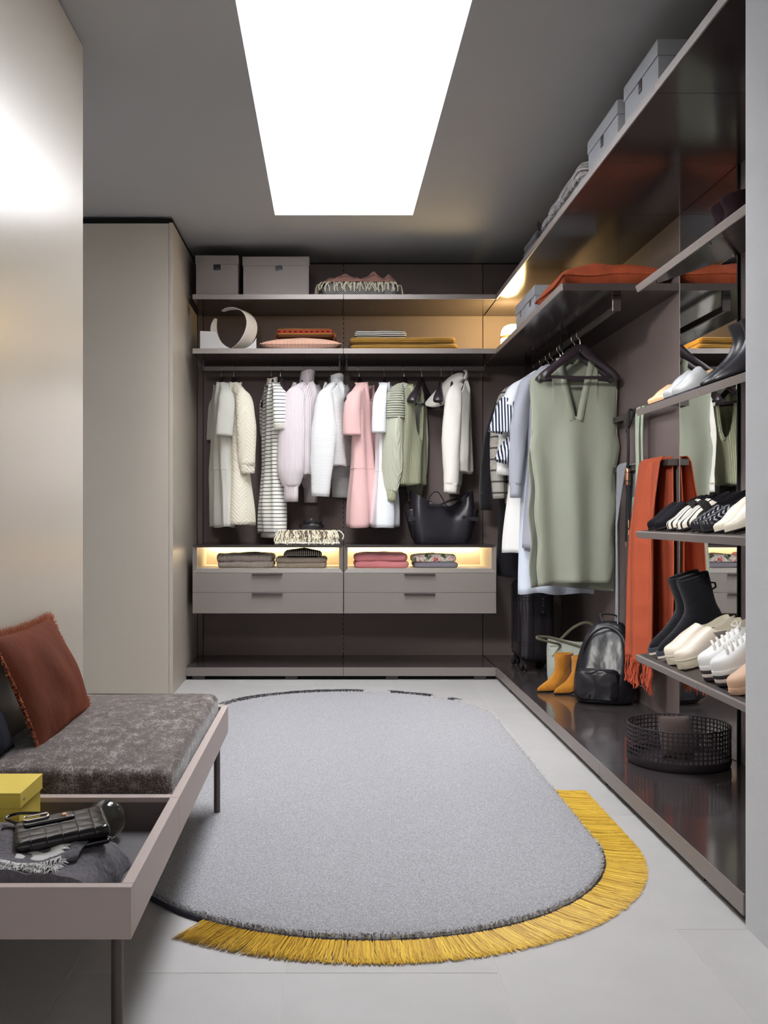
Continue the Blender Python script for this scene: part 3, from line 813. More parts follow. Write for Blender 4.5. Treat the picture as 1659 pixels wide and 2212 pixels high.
def garment(name, label, cat, x, y, ang, mat, L, Wt, T, group, slv=None, slmat=None, cuff=None, cuffmat=None, z=ZH, sides=(1, -1), front=1, collar=None, seam=None, bandmat=None, **kw):
    t = thing(name, label, cat, (x, y, z), R(ang), group)
    if front < 0: t.rotation_euler[2] += pi
    mb = MB(); body_sheets(mb, L, Wt, T, **kw)
    nw_ = kw['neck'][0]; per = 41 * 35; band = []
    tops = [[Vector(q) for q in mb.v[k * per:k * per + 41]] for k in (0, 1)]
    mb.build('body', mat, t, solid=.003)
    keep = [i for i in range(41) if abs(tops[0][i].x) <= nw_ * 1.25]
    band = [tops[0][i] for i in keep] + [tops[1][i] for i in reversed(keep)]
    if not collar and name != 'hoodie': MB().tube(band, .006, 8, closed=True).build('neckline', bandmat or mat, t)
    if slv:
        for sd in sides:
            mb, P, rr = sleeve(MB(), sd, slv['pts'], slv['rad'], fold=slv.get('fold', .004), seed=kw.get('seed', 0) + sd)
            s_ = mb.build('sleeve', slmat or mat, t, solid=.003)
            if cuff:
                e_ = P[-1]; q = (P[-1] - P[-4]).normalized(); ra, rb = rr[-1]
                c_ = MB(); sc_, ln = cuff
                c_.tube([e_ - q * .006, e_ + q * .004, e_ + q * ln * .6, e_ + q * ln], [(ra * 1.0, rb * 1.0), (ra * sc_ * 1.04, rb * sc_ * 1.04), (ra * sc_, rb * sc_), (ra * sc_ * .98, rb * sc_)], 20, (0, 1, 0), cap=False)
                c_.build('cuff', cuffmat or mat, s_, solid=.003)
    if collar:
        h, w, d_, lean, cm = collar
        rings = []
        for zz, k in ((-.022, 1.12), (0, 1.02), (h * .5, 1.0), (h, .97), (h * .98, .9), (h * .5, .88)):
            rings.append([Vector((w * k * cos(2*pi*q/40), d_ * k * sin(2*pi*q/40) + lean * zz, kw.get('neck', (0, -.04))[1] + zz + .006 * sin(2*pi*q/40*2))) for q in range(40)])
        MB().loft(rings, True, False, False).build('collar', cm or mat, t)
    if seam is not None:
        mb = MB(); rz = (-seam - .05) / (L - .05); w = interp(Wt, rz); ring = []
        tt = interp(kw['tb'], rz) if kw.get('tb') else T
        sd = kw.get('seed', 0.); k = kw.get('k', 4); fo_ = kw.get('fold', .014)
        for q in range(80):
            s = 2 * (q / 40 if q < 40 else (80 - q) / 40) - 1; sg = 1 if q < 40 else -1
            cap = (1 - min(1, abs(s)) ** 2.4) ** .5
            fo = fo_ * min(1, rz * 1.5) * sin(k * pi * s + sd + 1.2 * sin(3 * rz + sd)) * cap + nz(s * w * 5 + sd, seam * 2.2, sg * 3 + sd, 1.6) * .012 * cap
            ring.append((max(-.254, s * w * 1.005 + fo * .25), sg * (tt * cap + .008) + fo, seam))
        MB().tube(ring, .0035, 6, (0, 0, 1), closed=True).build('waist_seam', mat, t)
    return t

GB = 'clothes on the back rails'
def bx(px, y=YR): return (px - VX) * y / F
m_gdress = fabric('pale_grey_wool', (206, 205, 196), 700, .4, .06)
n = NT('quilted_cream', .85, 0, .2); x = n.xyz(); n.col(lin((236, 229, 210)))
zg = n.math('ADD', x[2], n.math('MULTIPLY', n.math('PINGPONG', n.math('ADD', n.math('ADD', x[1], n.math('MULTIPLY', x[0], .3)), 5.0), .05), 1.0))
b = n.bump(n.math('POWER', n.math('PINGPONG', zg, .013), .5), .8, .03); n.bump(n.noise(500, 2), .2, .001, b); m_quiltc = n.m
m_stripe = striped('breton_stripe', (240, 238, 230), (36, 40, 56), .0247, .2, 2, wob=.003)
m_mauve = ribbed('mauve_knit', (226, 215, 218), .009, 1, .003, .4, .04, .96)
m_mauver = ribbed('mauve_rib', (222, 210, 213), .008, 'xy', .003, .6, .04, .94)
m_wknit = ribbed('white_knit', (240, 241, 240), .0085, 2, .0022, .4, .03, .97, wob=.006)
m_pink = fabric('pink_wool', (230, 188, 184), 800, .35, .06)
m_ice = fabric('ice_white', (240, 243, 248), 800, .25, .04)
m_cardi = ribbed('green_knit', (194, 196, 176), .010, 'xy', .003, .5, .05, .92)
m_cardih = ribbed('green_ribs', (196, 198, 178), .016, 2, .006, 1, .04, .78)
m_cardid = ribbed('green_inner', (172, 173, 144), .010, 0, .003, .5, .05, .92)
m_hood = fabric('cream_fleece', (240, 235, 226), 800, .25, .04)
m_tan = plain('tan_trim', (196, 160, 110), .7)
m_button = plain('horn_button', (60, 48, 40), .35)

hl = 'dark clothes hanger under the %s'
# 1 grey dress
hanger(bx(478), YR, ZH, -90 + 15, hl % 'pale grey dress at the left end of rail')
garment('wool_dress', 'pale grey short-sleeved wool dress, leftmost on the back rail', 'dress', bx(480), YR, -90 + 15, m_gdress, 1.0,
        [(0, .2), (.25, .185), (.45, .19), (1, .225)], .052, GB, {'pts': [(.165, -.005, -.128), (.205, -.005, -.17), (.222, -.01, -.27), (.225, -.018, -.405)], 'rad': [(.035, .03), (.050, .035), (.053, .034), (.055, .03)]},
        front=1, neck=(.075, -.04, .02, .05), seam=-.62, fold=.016, k=3, seed=1.0)
# 2 quilted cream dress
hanger(bx(505), YR, ZH, -90 + 20, hl % 'cream quilted dress')
garment('quilted_dress', 'cream chevron-quilted long-sleeved dress beside the grey dress', 'dress', bx(503), YR, -90 + 20, m_quiltc, .99,
        [(0, .2), (.3, .2), (.6, .215), (1, .25)], .055, GB, {'pts': [(.165, .01, -.125), (.21, .018, -.18), (.228, .03, -.35), (.225, .04, -.60)], 'rad': [(.035, .03), (.055, .042), (.064, .045), (.052, .035)]},
        cuff=(.9, .05), neck=(.075, -.04, .02, .05), fold=.02, k=3, seed=2.2, tb=[(0, .04), (.4, .06), (1, .11)])
# 3 striped dress
hanger(bx(586), YR, ZH, -90 + 15, hl % 'striped dress')
sd_ = garment('striped_dress', 'cream knit dress with thin navy stripes and ribbed hems', 'dress', bx(588), YR, -90 + 15, m_stripe, 1.04,
        [(0, .2), (.25, .185), (.5, .185), (1, .20)], .045, GB, {'pts': [(.165, .004, -.118), (.21, .01, -.16), (.232, .015, -.25), (.24, .02, -.335)], 'rad': [(.035, .03), (.05, .035), (.054, .04), (.058, .04)]},
        cuff=(1.0, .035), cuffmat=ribbed('cream_rib', (236, 232, 220), .008, 'xy', .003, .8, .04, .88), neck=(.07, -.03, .02, .05), fold=.016, k=3, seed=.4, collar=(.028, .05, .036, .1, fabric('cream_collar', (226, 216, 198))), tb=[(0, .04), (.5, .045), (1, .065)])
mb = MB(); rg2 = [(.202 * cos(2*pi*q/60), .066 * sin(2*pi*q/60), 0) for q in range(60)]
mb.loft([[Vector(p) + Vector((0, 0, -1.035)) for p in rg2], [Vector(p) + Vector((0, 0, -1.072)) for p in rg2]], True, False, False)
mb.build('ribbed_hem', bpy.data.materials['cream_rib'], sd_, solid=.003)
# empty hangers
hanger(bx(606), YR - .02, ZH, -90 + 20, 'empty dark hanger between the striped dress and the mauve sweater')
hanger(bx(911), YR, ZH, -90 - 24, 'empty dark hanger right of the green cardigan')
hanger(bx(953), YR, ZH, -90 - 12, 'empty dark hanger left of the white hoodie')
# 5 mauve turtleneck
hanger(bx(658), YR, ZH, -90 - 15, hl % 'mauve turtleneck sweater')
garment('turtleneck_sweater', 'chunky pale mauve turtleneck sweater with long puffed sleeves', 'sweater', bx(662), YR, -90 - 15, m_mauve, .66,
        [(0, .2), (.3, .21), (.85, .22), (1, .2)], .085, GB, {'pts': [(.165, -.01, -.11), (.215, -.02, -.17), (.235, -.03, -.38), (.235, -.035, -.62), (.235, -.035, -.735)], 'rad': [(.04, .04), (.07, .05), (.088, .06), (.092, .06), (.05, .035)]},
        cuff=(.92, .10), cuffmat=m_mauver, neck=(.07, -.03, .02, .01), fold=.008, k=2, seed=3.3, collar=(.075, .062, .048, .15, m_mauver))
# 6 white knit
hanger(bx(714), YR, ZH, -90 - 14, hl % 'white horizontal-ribbed sweater')
garment('ribbed_sweater', 'white sweater with fine horizontal ribs beside the mauve turtleneck', 'sweater', bx(727), YR, -90 - 16, m_wknit, .60,
        [(0, .2), (.3, .21), (1, .21)], .070, GB, {'pts': [(.165, -.01, -.12), (.212, -.02, -.17), (.235, -.025, -.36), (.238, -.028, -.55), (.238, -.04, -.80)], 'rad': [(.035, .04), (.056, .045), (.083, .05), (.078, .045), (.056, .03)]},
        neck=(.07, -.03, .02, .01), fold=.008, k=2, seed=4.1, collar=(.05, .06, .045, .1, None))
# 7 pink dress
hanger(bx(776), YR, ZH, -90 - 22, hl % 'pink dress')
garment('pink_dress', 'pale pink short-sleeved dress with round neck and waist seam', 'dress', bx(788), YR, -90 - 17, m_pink, 1.0,
        [(0, .2), (.28, .19), (.45, .19), (1, .24)], .055, GB, {'pts': [(.165, -.01, -.128), (.205, -.02, -.17), (.222, -.028, -.27), (.224, -.03, -.40)], 'rad': [(.035, .03), (.050, .035), (.056, .036), (.060, .034)]},
        neck=(.085, -.04, .11, .02), seam=-.615, fold=.02, k=3, seed=5.0, tb=[(0, .045), (.45, .05), (1, .08)])
# 8 ice white dress
hanger(bx(830), YR, ZH, -90 - 10, hl % 'white short-sleeved dress')
garment('white_dress', 'cool white short-sleeved dress between the pink dress and green cardigan', 'dress', bx(833), YR, -90 - 9, m_ice, 1.0,
        [(0, .2), (.28, .185), (.45, .19), (1, .23)], .045, GB, {'pts': [(.165, -.008, -.128), (.205, -.012, -.17), (.222, -.016, -.27), (.224, -.02, -.385)], 'rad': [(.032, .03), (.042, .032), (.045, .034), (.046, .03)]},
        neck=(.08, -.04, .09, .02), seam=-.63, fold=.016, k=3, seed=6.0, tb=[(0, .035), (.45, .04), (1, .075)])
# 9 green cardigan
hanger(bx(873), YR, ZH, -90 - 26, hl % 'pale green cardigan')
cg = garment('knit_cardigan', 'chunky pale green buttoned cardigan with wide ribbed sleeves', 'cardigan', bx(884), YR, -90 - 27, m_cardid, .72,
        [(0, .19), (.3, .195), (1, .20)], .07, GB, {'pts': [(.15, -.01, -.12), (.198, -.02, -.17), (.218, -.03, -.40), (.22, -.04, -.62), (.222, -.05, -.77)], 'rad': [(.035, .05), (.062, .055), (.076, .055), (.076, .05), (.052, .036)]},
        slmat=m_cardi, cuff=(.95, .06), neck=(.08, -.05, .36, .02), fold=.014, k=2, seed=7.0)
mb, P_, r_ = sleeve(MB(), 1, [(.13, -.008, -.094), (.176, -.014, -.125), (.205, -.022, -.20), (.213, -.027, -.29)], [(.03, .05), (.058, .058), (.072, .060), (.078, .060)]); mb.build('shoulder_yoke', m_cardih, cg, solid=.003)
for zb_ in (-.43, -.52, -.62):
    MB().lathe([(0, .006), (.010, .005), (.012, 0)], 14).build('button', m_button, cg, loc=(.012, .082, zb_), rot=(R(-90), 0, 0))
# 12 hoodie
hanger(bx(976), YR, ZH, -90 - 6, hl % 'cream hoodie')
hd = garment('hoodie', 'cream hooded sweatshirt with its hood hanging to the left', 'hoodie', bx(994), YR, -90 - 10, m_hood, .64,
        [(0, .19), (.3, .21), (.85, .22), (1, .19)], .062, GB, {'pts': [(.155, -.02, -.10), (.205, -.035, -.17), (.235, -.045, -.40), (.238, -.045, -.62), (.24, -.05, -.72)], 'rad': [(.035, .035), (.052, .04), (.058, .045), (.052, .04), (.045, .034)]},
        cuff=(.92, .055), neck=(.07, -.02, .05, .01), fold=.012, k=3, seed=8.0)
rings = []
for yy, zc, hh, tx in ((.03, .0, .03, .06), (0, -.02, .055, .07), (-.05, -.06, .085, .06), (-.11, -.105, .082, .045), (-.17, -.145, .055, .03), (-.215, -.165, .026, .016), (-.235, -.170, .004, .004)):
    rings.append([Vector((.02 + tx * cos(2*pi*q/24) + .006 * nz(q, yy * 9, 1), yy, zc + hh * sin(2*pi*q/24) + .25 * yy * cos(2*pi*q/24) * .2)) for q in range(24)])
MB().loft(rings).build('hood', m_hood, hd, sub=1)
MB().tube(spline([(.075, .03, -.02), (.05, .045, .03), (0, .03, .045), (-.05, .045, .03), (-.075, .03, -.02)], 6), (.010, .007), 10).build('hood_seam', m_hood, hd)

# ------------------------------------------------------------------ right rail
GR = 'clothes on the right rail'
def rx(px, s): return F / s, (px - VX) / s
m_vest = ribbed('sage_knit', (152, 156, 140), .0042, 0, .0006, .2, .03, .98)
m_vestb = ribbed('sage_band', (158, 162, 146), .0042, 0, .0012, .35, .03, .97)
hanger(XRAIL, 5.54, ZH, 186, 'front empty dark hanger hanging before the sage green vest')
hanger(XRAIL, 5.66, ZH, 182, 'dark hanger carrying the sage green vest')
vest = thing('knit_vest', 'long sage green sleeveless knit vest with V neck and open sides', 'vest', (XRAIL, 5.685, ZH), R(180 + 1), GR)
def vest_sheet(front):
    L = 1.30 if front else 1.335
    nw, nzz, dv = .075, -.05, (.35 if front else .03)
    def fn(i, j):
        s = 2 * i - 1; u0 = s * .235; a = abs(u0)
        if a <= nw: zt = nzz - dv * (1 - a / nw) ** (1 if front else .5)
        else: zt = nzz + (-.115) * ((a - nw) / (.235 - nw)) ** 1.1
        z = lerp(zt, -L + .012 * sin(s * 2.2 + .5) - (.02 * s if front else 0), j); rz = min(1, max(0, -z / L))
        wv = .006 * sin(z * 21 + 2 * s) * (1 if abs(s) > .9 else 0) * (rz > .35)
        w = interp([(0, .235), (.12, .243), (.3, .232), (.42, .247), (1, .238)], rz)
        if front: w *= interp([(0, 1), (.4, 1), (.5, .93), (1, .87)], rz)
        u = s * w + wv
        cap = (1 - min(1, abs(s)) ** 3) ** .5
        op = .022 * min(1, max(0, (rz - .35) * 3))
        th = .035 * cap * min(1, (.9 if front and a <= nw * 1.6 else .3) + j * 4) + .006 + op
        fo = (.020 * sin(2.2 * pi * s + .6 + .5 * rz) + .012 * sin(5 * s + 2)) * min(1, max(0, (rz - .12) * 2)) * (.35 + .65 * cap)
        fo += .006 * nz(u * 6, z * 2, 2 if front else 8, 2)
        return Vector((u, (th if front else -th) + fo, z))
    return fn
fv, bvv = vest_sheet(True), vest_sheet(False)
MB().grid(fv, 64, 60).build('front_panel', m_vest, vest, solid=.004)
MB().grid(bvv, 48, 50).build('back_panel', m_vest, vest, solid=.004)
mb = MB()                                                    # neck band along the V
for sd in (1, -1):
    a0 = .5 + sd * .075 / .235 / 2
    rows = []
    for k in range(22):
        f = k / 21; i0 = lerp(a0, .5 - sd * .012, f)
        p = fv(i0, 0) + Vector((0, .004, 0)); q = fv(min(1, max(0, i0 + sd * .078)), 0.0)
        q = Vector((p.x + sd * .034, p.y + .001, p.z + .008 * (1 - f) - .012)); rows.append([p, q + Vector((0, .002, 0))])
    mb2 = MB(); mb2.loft(rows, False, False, False); mb2.build('neck_band', m_vestb, vest, solid=.005)
for sd, i in ((1, 0.0), (-1, 1.0)):                          # pale rolled side edges
    pts = [fv(i, .05 + .95 * k / 60) + Vector((0, .002, 0)) for k in range(61)]
    MB().tube(pts, .0028, 6).build('side_edge', plain('sage_edge', (182, 186, 166), .9) if sd > 0 else bpy.data.materials['sage_edge'], vest)
for sd in (1, -1):                                           # sleeveless armhole trims
    pts = [bvv(.5 + sd * .5, j / 20 * .3) for j in range(21)]
    MB().tube(pts, .004, 6).build('armhole_trim', m_vestb, vest)
mb = MB()                                                    # standing collar behind the hanger
rings = []
for zz, k in ((-.07, 1.25), (-.03, 1.05), (.0, 1.0), (.004, .93), (-.03, .95)):
    rings.append([Vector((.075 * k * cos(R(-200 + 220 * q / 24)), -.005 - .035 * k * sin(R(-200 + 220 * q / 24)) * -1, -.035 + zz)) for q in range(25)])
mb.loft(rings, False, False, False).build('collar', m_vestb, vest, solid=.004)

m_greyblue = fabric('grey_blue_jersey', (164, 166, 176), 700, .25, .05)
m_shirt = fabric('ice_blue_poplin', (214, 222, 236), 700, .2, .03, wrinkle=.5)
hanger(XRAIL, 5.95, ZH, 184, hl % 'grey-blue long-sleeved dress')
long_s = lambda a, e: {'pts': [(.16, 0, -.13), (.215, 0, -.19), (.255, .005, -.40), (.268, .01, -.62), (.272, .012, -.745)], 'rad': [(.04, .03), (.06, .045), (a, .05), (a * .85, .042), (e, .034)]}
sd_ = garment('jersey_dress', 'grey-blue long-sleeved jersey dress behind the sage green vest', 'dress', XRAIL, 5.95, 176, m_greyblue, 1.12,
        [(0, .2), (.2, .205), (.5, .2), (1, .235)], .05, GR, long_s(.065, .045), cuff=(.95, .075), neck=(.08, -.045, .06, .02), fold=.018, k=3, seed=2.0)
hanger(XRAIL, 6.02, ZH, 183, hl % 'pale blue shirt')
garment('long_shirt', 'pale ice-blue shirt whose hem shows under the sage vest', 'shirt', XRAIL - .02, 6.03, 177, m_shirt, 1.385,
        [(0, .2), (.2, .2), (.5, .21), (1, .225)], .05, GR, None, neck=(.08, -.045, .06, .02), fold=.018, k=3, seed=5.0)
m_nstripe = striped('navy_stripe_satin', (30, 36, 62), (236, 240, 248), .017, .48, 0, .5, wob=.0, rib=False)
hanger(XRAIL, 6.22, ZH, 182, hl % 'white top with navy striped sleeve')
tp = garment('striped_sleeve_top', 'white top with flared navy-striped sleeve beside the grey-blue dress', 'top', XRAIL - .015, 6.22, 178, m_ice, .62,
        [(0, .21), (.3, .22), (1, .22)], .05, GR, {'pts': [(.16, 0, -.13), (.215, 0, -.18), (.255, .005, -.265)], 'rad': [(.04, .03), (.055, .045), (.07, .05)]}, neck=(.08, -.045, .06, .02), seed=4.0)
for pts, rad in (([(.245, .0, -.22), (.275, 0, -.31), (.292, .0, -.42)], [(.07, .05), (.082, .06), (.09, .075)]), ([(.225, .02, -.45), (.26, .02, -.52), (.285, .025, -.60)], [(.015, .015), (.05, .045), (.07, .06)])):
    for sd in (1, -1):
        mb, a_, b_ = sleeve(MB(), sd, pts, rad, fold=.012); mb.build('ruffle', m_nstripe, tp, solid=.003)
m_ivory = fabric('ivory_crepe', (244, 243, 240), 800, .2, .03)
hanger(XRAIL, 6.34, ZH, 183, hl % 'long ivory dress')
garment('ivory_dress', 'long ivory white dress behind the striped-sleeve top', 'dress', XRAIL, 6.36, 178, m_ivory, 1.16,
        [(0, .2), (.2, .2), (.5, .235), (1, .285)], .055, GR, {'pts': [(.16, 0, -.13), (.215, 0, -.2), (.262, .0, -.4), (.278, 0, -.67)], 'rad': [(.04, .03), (.055, .04), (.06, .04), (.07, .042)]}, neck=(.08, -.045, .06, .02), fold=.02, k=3, seed=3.0, tb=[(0, .045), (1, .09)])
n = NT('tweed', .95, 0, .15); x = n.xyz()
ck = n.math('MAXIMUM', n.math('LESS_THAN', n.math('FRACT', n.math('MULTIPLY', x[2], 14.)), .16), n.math('LESS_THAN', n.math('FRACT', n.math('MULTIPLY', n.math('ADD', x[0], x[1]), 13.)), .14))
dg = n.math('LESS_THAN', n.math('FRACT', n.math('MULTIPLY', n.math('ADD', n.math('ADD', x[2], x[0]), n.math('MULTIPLY', n.noise(90, 2), .012)), 120.)), .5)
f = n.math('ADD', n.math('MULTIPLY', ck, .45), n.math('MULTIPLY', dg, .5))
n.col(n.ramp(f, [(.0, lin((222, 216, 204))), (.5, lin((74, 72, 72))), (.95, lin((28, 27, 29)))])); n.bump(n.noise(300, 2), .6, .003); m_tweed = n.m
hanger(XRAIL, 6.52, ZH, 182, hl % 'black and white tweed jacket')
tj = garment('tweed_jacket', 'black and white checked tweed jacket near the corner', 'jacket', XRAIL, 6.54, 178, m_tweed, .86,
        [(0, .21), (.3, .22), (1, .235)], .06, GR, {'pts': [(.16, 0, -.125), (.225, 0, -.18), (.275, .005, -.40), (.282, .01, -.60), (.268, .012, -.815)], 'rad': [(.045, .03), (.065, .05), (.07, .055), (.066, .05), (.055, .04)]}, neck=(.08, -.045, .2, .02), seed=2.6)
for zz in (-.74, -.77, -.80):
    MB().lathe([(0, .004), (.007, .003), (.008, 0)], 12).build('button', m_button, tj, loc=(.262, .062, zz), rot=(R(-90), 0, 0))
m_blackw = fabric('black_crepe', (24, 22, 26), 700, .2, .1)
hanger(XRAIL, 6.72, ZH, 182, hl % 'black long-sleeved dress in the corner')
garment('black_dress', 'long black long-sleeved dress hanging farthest back in the corner', 'dress', XRAIL, 6.76, 178, m_blackw, 1.33,
        [(0, .2), (.2, .21), (.5, .235), (1, .25)], .06, GR, {'pts': [(.16, 0, -.135), (.225, 0, -.2), (.292, .0, -.42), (.318, 0, -.68), (.322, 0, -.78)], 'rad': [(.04, .03), (.055, .045), (.06, .045), (.06, .042), (.055, .04)]}, cuff=(1.05, .11), neck=(.08, -.045, .06, .02), fold=.014, k=3, seed=1.6)
# ------------------------------------------------------------------ folded textiles
def folded(t, w, d, h, mat, layers=2, wob=.004, dome=.006, seed=1., name='fold', z0=0., r=.02, rot=0., shrink=.0, k=9, er=.5):
    z = z0
    hh = h / layers
    for i in range(layers):
        mb = MB(); slab(mb, w - shrink * i, d - shrink * i, hh * 1.02, r, hh * er, z0=z, n=84, wob=wob, dome=dome if i == layers - 1 else .001, seed=seed + i * 3.1, k=k, rot=rot + .02 * sin(seed + i * 2))
        mb.build(name, mat, t); z += hh
    return z
def fringe_tubes(mb, p0, p1, n, L, r, out, drop, seed=1, bend=.5):
    rg_ = random.Random(seed); p0, p1, out = Vector(p0), Vector(p1), Vector(out).normalized(); al = (p1 - p0).normalized()
    for k in range(n):
        b = p0.lerp(p1, (k + rg_.uniform(.1, .9)) / n); sd = rg_.uniform(-bend, bend); l = L * rg_.uniform(.7, 1.1)
        a1 = b + out * (l * .28) + al * sd * l * .2 + Vector((0, 0, rg_.uniform(0, .006)))
        a2 = a1 + out * (l * .10) + al * sd * l * .35 + Vector((0, 0, -l * .38 * drop)); a3 = a2 + al * sd * l * .25 * rg_.uniform(-1, 1) + Vector((0, 0, -l * .36 * drop)) + out * rg_.uniform(0, .01)
        mb.tube(spline([b, a1, a2, a3], 2), r, 5)
YS = 6.62
def sx(px, y): return (px - VX) * y / F
# boxes on the upper back shelf
y_ = 6.64; d_ = .36
for (l_, r_, ht, lab, tb) in ((423.5, 514, .268, 'taupe lidded storage box at the far left of the top back shelf', (.0, .046, .036, R(-2))),
                          (525.5, 667, .260, 'wide taupe lidded storage box beside the narrower box on the top back shelf', (.015, .044, .030, R(-14)))):
    xl, xr = sx(l_, y_), sx(r_, y_)
    t = thing('storage_box', lab, 'box', ((xl + xr) / 2, y_ + d_ / 2, 2.4875)); carton(t, xr - xl, d_, ht, .058, m_box, tab=tb)
# herringbone blanket with pink cloth
m_herr = herring('herringbone_grey', (92, 90, 90), (196, 194, 190), .014, .012, 1.0, 0, 2)
m_cream = plain('cream_yarn', (236, 228, 204), .9, 0, .2, .08, 60)
xb = sx(776, 6.8)
bl = thing('herringbone_blanket', 'grey herringbone blanket with cream fringe folded on the top back shelf', 'blanket', (xb, 6.84, 2.4875))
folded(bl, .50, .30, .105, m_herr, 1, .004, .006, 2.0, r=.03)
mb = MB(); fringe_tubes(mb, (-.245, -.145, .098), (.245, -.145, .098), 46, .085, .0036, (0, -1, .05), 1.0, 4, .9)
fringe_tubes(mb, (-.245, -.12, .09), (-.245, .1, .09), 9, .12, .0036, (-1, -.2, .1), 1.0, 5); fringe_tubes(mb, (.245, -.12, .09), (.245, .1, .09), 9, .12, .0036, (1, -.2, .1), 1.0, 6)
mb.build('fringe', m_cream, bl)['kind'] = 'stuff'
m_dpink = fabric('dusty_pink_linen', (172, 128, 116), 500, .4, .1, wrinkle=.8)
pk = thing('linen_cloth', 'crumpled dusty pink linen cloth lying on the herringbone blanket', 'cloth', (xb + .0, 6.83, 2.4875 + .108))
def pkf(u, v):
    x = lerp(-.255, .255, u); y = lerp(-.13, .13, v)
    e = min(1, (1 - abs(2*u - 1)) * 5) ** .6 * min(1, (1 - abs(2*v - 1)) * 4) ** .6
    pk_ = .042 * math.exp(-((x - .10 - .2 * y) / .035) ** 2) + .034 * math.exp(-((x + .10) / .07) ** 2) + .02 * math.exp(-((x - .2) / .05) ** 2)
    z = (.025 + pk_ + .018 * (.5 - abs(nz(x + y * .7, y * .3, 0, 11))) + .014 * nz(x, y, 2, 26)) * e
    return Vector((x + .015 * nz(x, y, 5, 14), y + .012 * nz(x, y, 6, 14), max(.003, z)))
MB().grid(pkf, 60, 26).build('cloth', m_dpink, pk)
mb = MB(); pts = [pkf(u / 30, .06) for u in range(31)]; edge_fringe(mb, pts, [(0, -1, .3)] * 31, .01, 500, .001, .5, seed=3); mb.build('frayed_edge', m_dpink, pk, smooth=False)['kind'] = 'stuff'

# white paper sculpture on the lower back shelf
m_white = plain('white_card', (226, 222, 218), .6, 0, .3, .02)
zs = 2.1385
sc_ = thing('paper_sculpture', 'white sculpture of an open curled strip and a card with a round cut', 'sculpture', (sx(497, 6.72), 6.72, zs))
mb = MB(); rings = []; Rr = .142
a0, a1 = 118, -215
for k in range(61):
    f = k / 60; a = R(lerp(a0, a1, f)); wd = .155 * (sin(pi * min(1, max(0, f * .96 + .02))) ** .55)
    c_ = Vector((.02 + Rr * cos(a), 0, Rr + .002 + Rr * sin(a)))
    yo = .02 * sin(2 * a)
    n_ = Vector((cos(a), 0, sin(a)))
    rings.append([c_ + Vector((0, -wd/2 + yo, 0)) + n_ * .0015, c_ + Vector((0, wd/2 + yo, 0)) + n_ * .0015, c_ + Vector((0, wd/2 + yo, 0)) - n_ * .0015, c_ + Vector((0, -wd/2 + yo, 0)) - n_ * .0015])
mb.loft(rings); o = mb.build('curled_strip', m_white, sc_); o.rotation_euler = (0, 0, R(-24))
top_, bot_ = [], []
for k in range(41):
    x = lerp(-.185, .180, k / 40); z = .130 - .012 * k / 40
    dx = x - .055
    if abs(dx) < .135: z = min(z, max(.012, .150 - sqrt(.138 ** 2 - dx * dx)))
    top_.append(z); bot_.append(x)
mb = MB(); mb.loft([[Vector((x, -.003, 0)), Vector((x, .003, 0)), Vector((x, .003, z)), Vector((x, -.003, z))] for x, z in zip(bot_, top_)])
o = mb.build('cut_card', m_white, sc_, smooth=False); o.location = (-.005, -.03, 0); o.rotation_euler = (0, 0, R(6))
box('card_return', m_white, sc_, -.192, -.186, -.05, .12, 0, .128, .0005)

# terracotta herringbone pillow + kilim
m_terra = herring('terracotta_herringbone', (190, 112, 80), (240, 214, 196), .012, .0065, 1.0, 0, 1)
tp_ = thing('herringbone_pillow', 'terracotta herringbone pillow lying on the lower back shelf', 'pillow', (sx(651, 6.82), 6.84, zs + .045))
mb = MB(); pillow(mb, .53, .36, .12, 34, .05, .004, 5, ex=.42)
mb.v = [(x, y, z if z > -.043 else -.043) for x, y, z in mb.v]
mb.build('cover', m_terra, tp_)
MB().tube([Vector(p) for p in pillow_edge(.53, .36, .05)[0][:-1]], .003, 6, closed=True).build('seam', m_terra, tp_)
n = NT('kilim', .92, 0, .15); x = n.xyz()
zb = n.math('FRACT', n.math('MULTIPLY', n.math('ADD', x[2], .004), 1 / .062))
band = n.ramp(zb, [(0, lin((96, 64, 42))), (.36, lin((96, 64, 42))), (.37, lin((150, 120, 50))), (.45, lin((150, 54, 34))), (.80, lin((150, 54, 34))), (.82, lin((120, 84, 50)))])
band.node.color_ramp.interpolation = 'CONSTANT'
dots = n.math('MULTIPLY', n.math('LESS_THAN', n.math('FRACT', n.math('MULTIPLY', x[0], 28.)), .42), n.math('MULTIPLY', n.math('GREATER_THAN', zb, .55), n.math('LESS_THAN', zb, .70)))
n.col(n.mix(dots, band, lin((40, 34, 36)))); n.bump(n.noise(500, 2), .5, .002); m_kilim = n.m
kl = thing('kilim_textile', 'folded orange and brown woven textile on the herringbone pillow', 'textile', (sx(660, 6.82), 6.84, zs + .100))
folded(kl, .37, .24, .058, m_kilim, 1, .006, .004, 4.0, r=.015, er=.3)
mb = MB(); fringe_tubes(mb, (.18, -.10, .03), (.18, .1, .03), 12, .06, .0025, (1, 0, -.1), .8, 8); fringe_tubes(mb, (-.18, -.10, .03), (-.18, .1, .03), 12, .04, .0025, (-1, 0, -.1), .8, 9)
mb.build('fringe', plain('brown_yarn', (150, 84, 46), .9), kl)['kind'] = 'stuff'
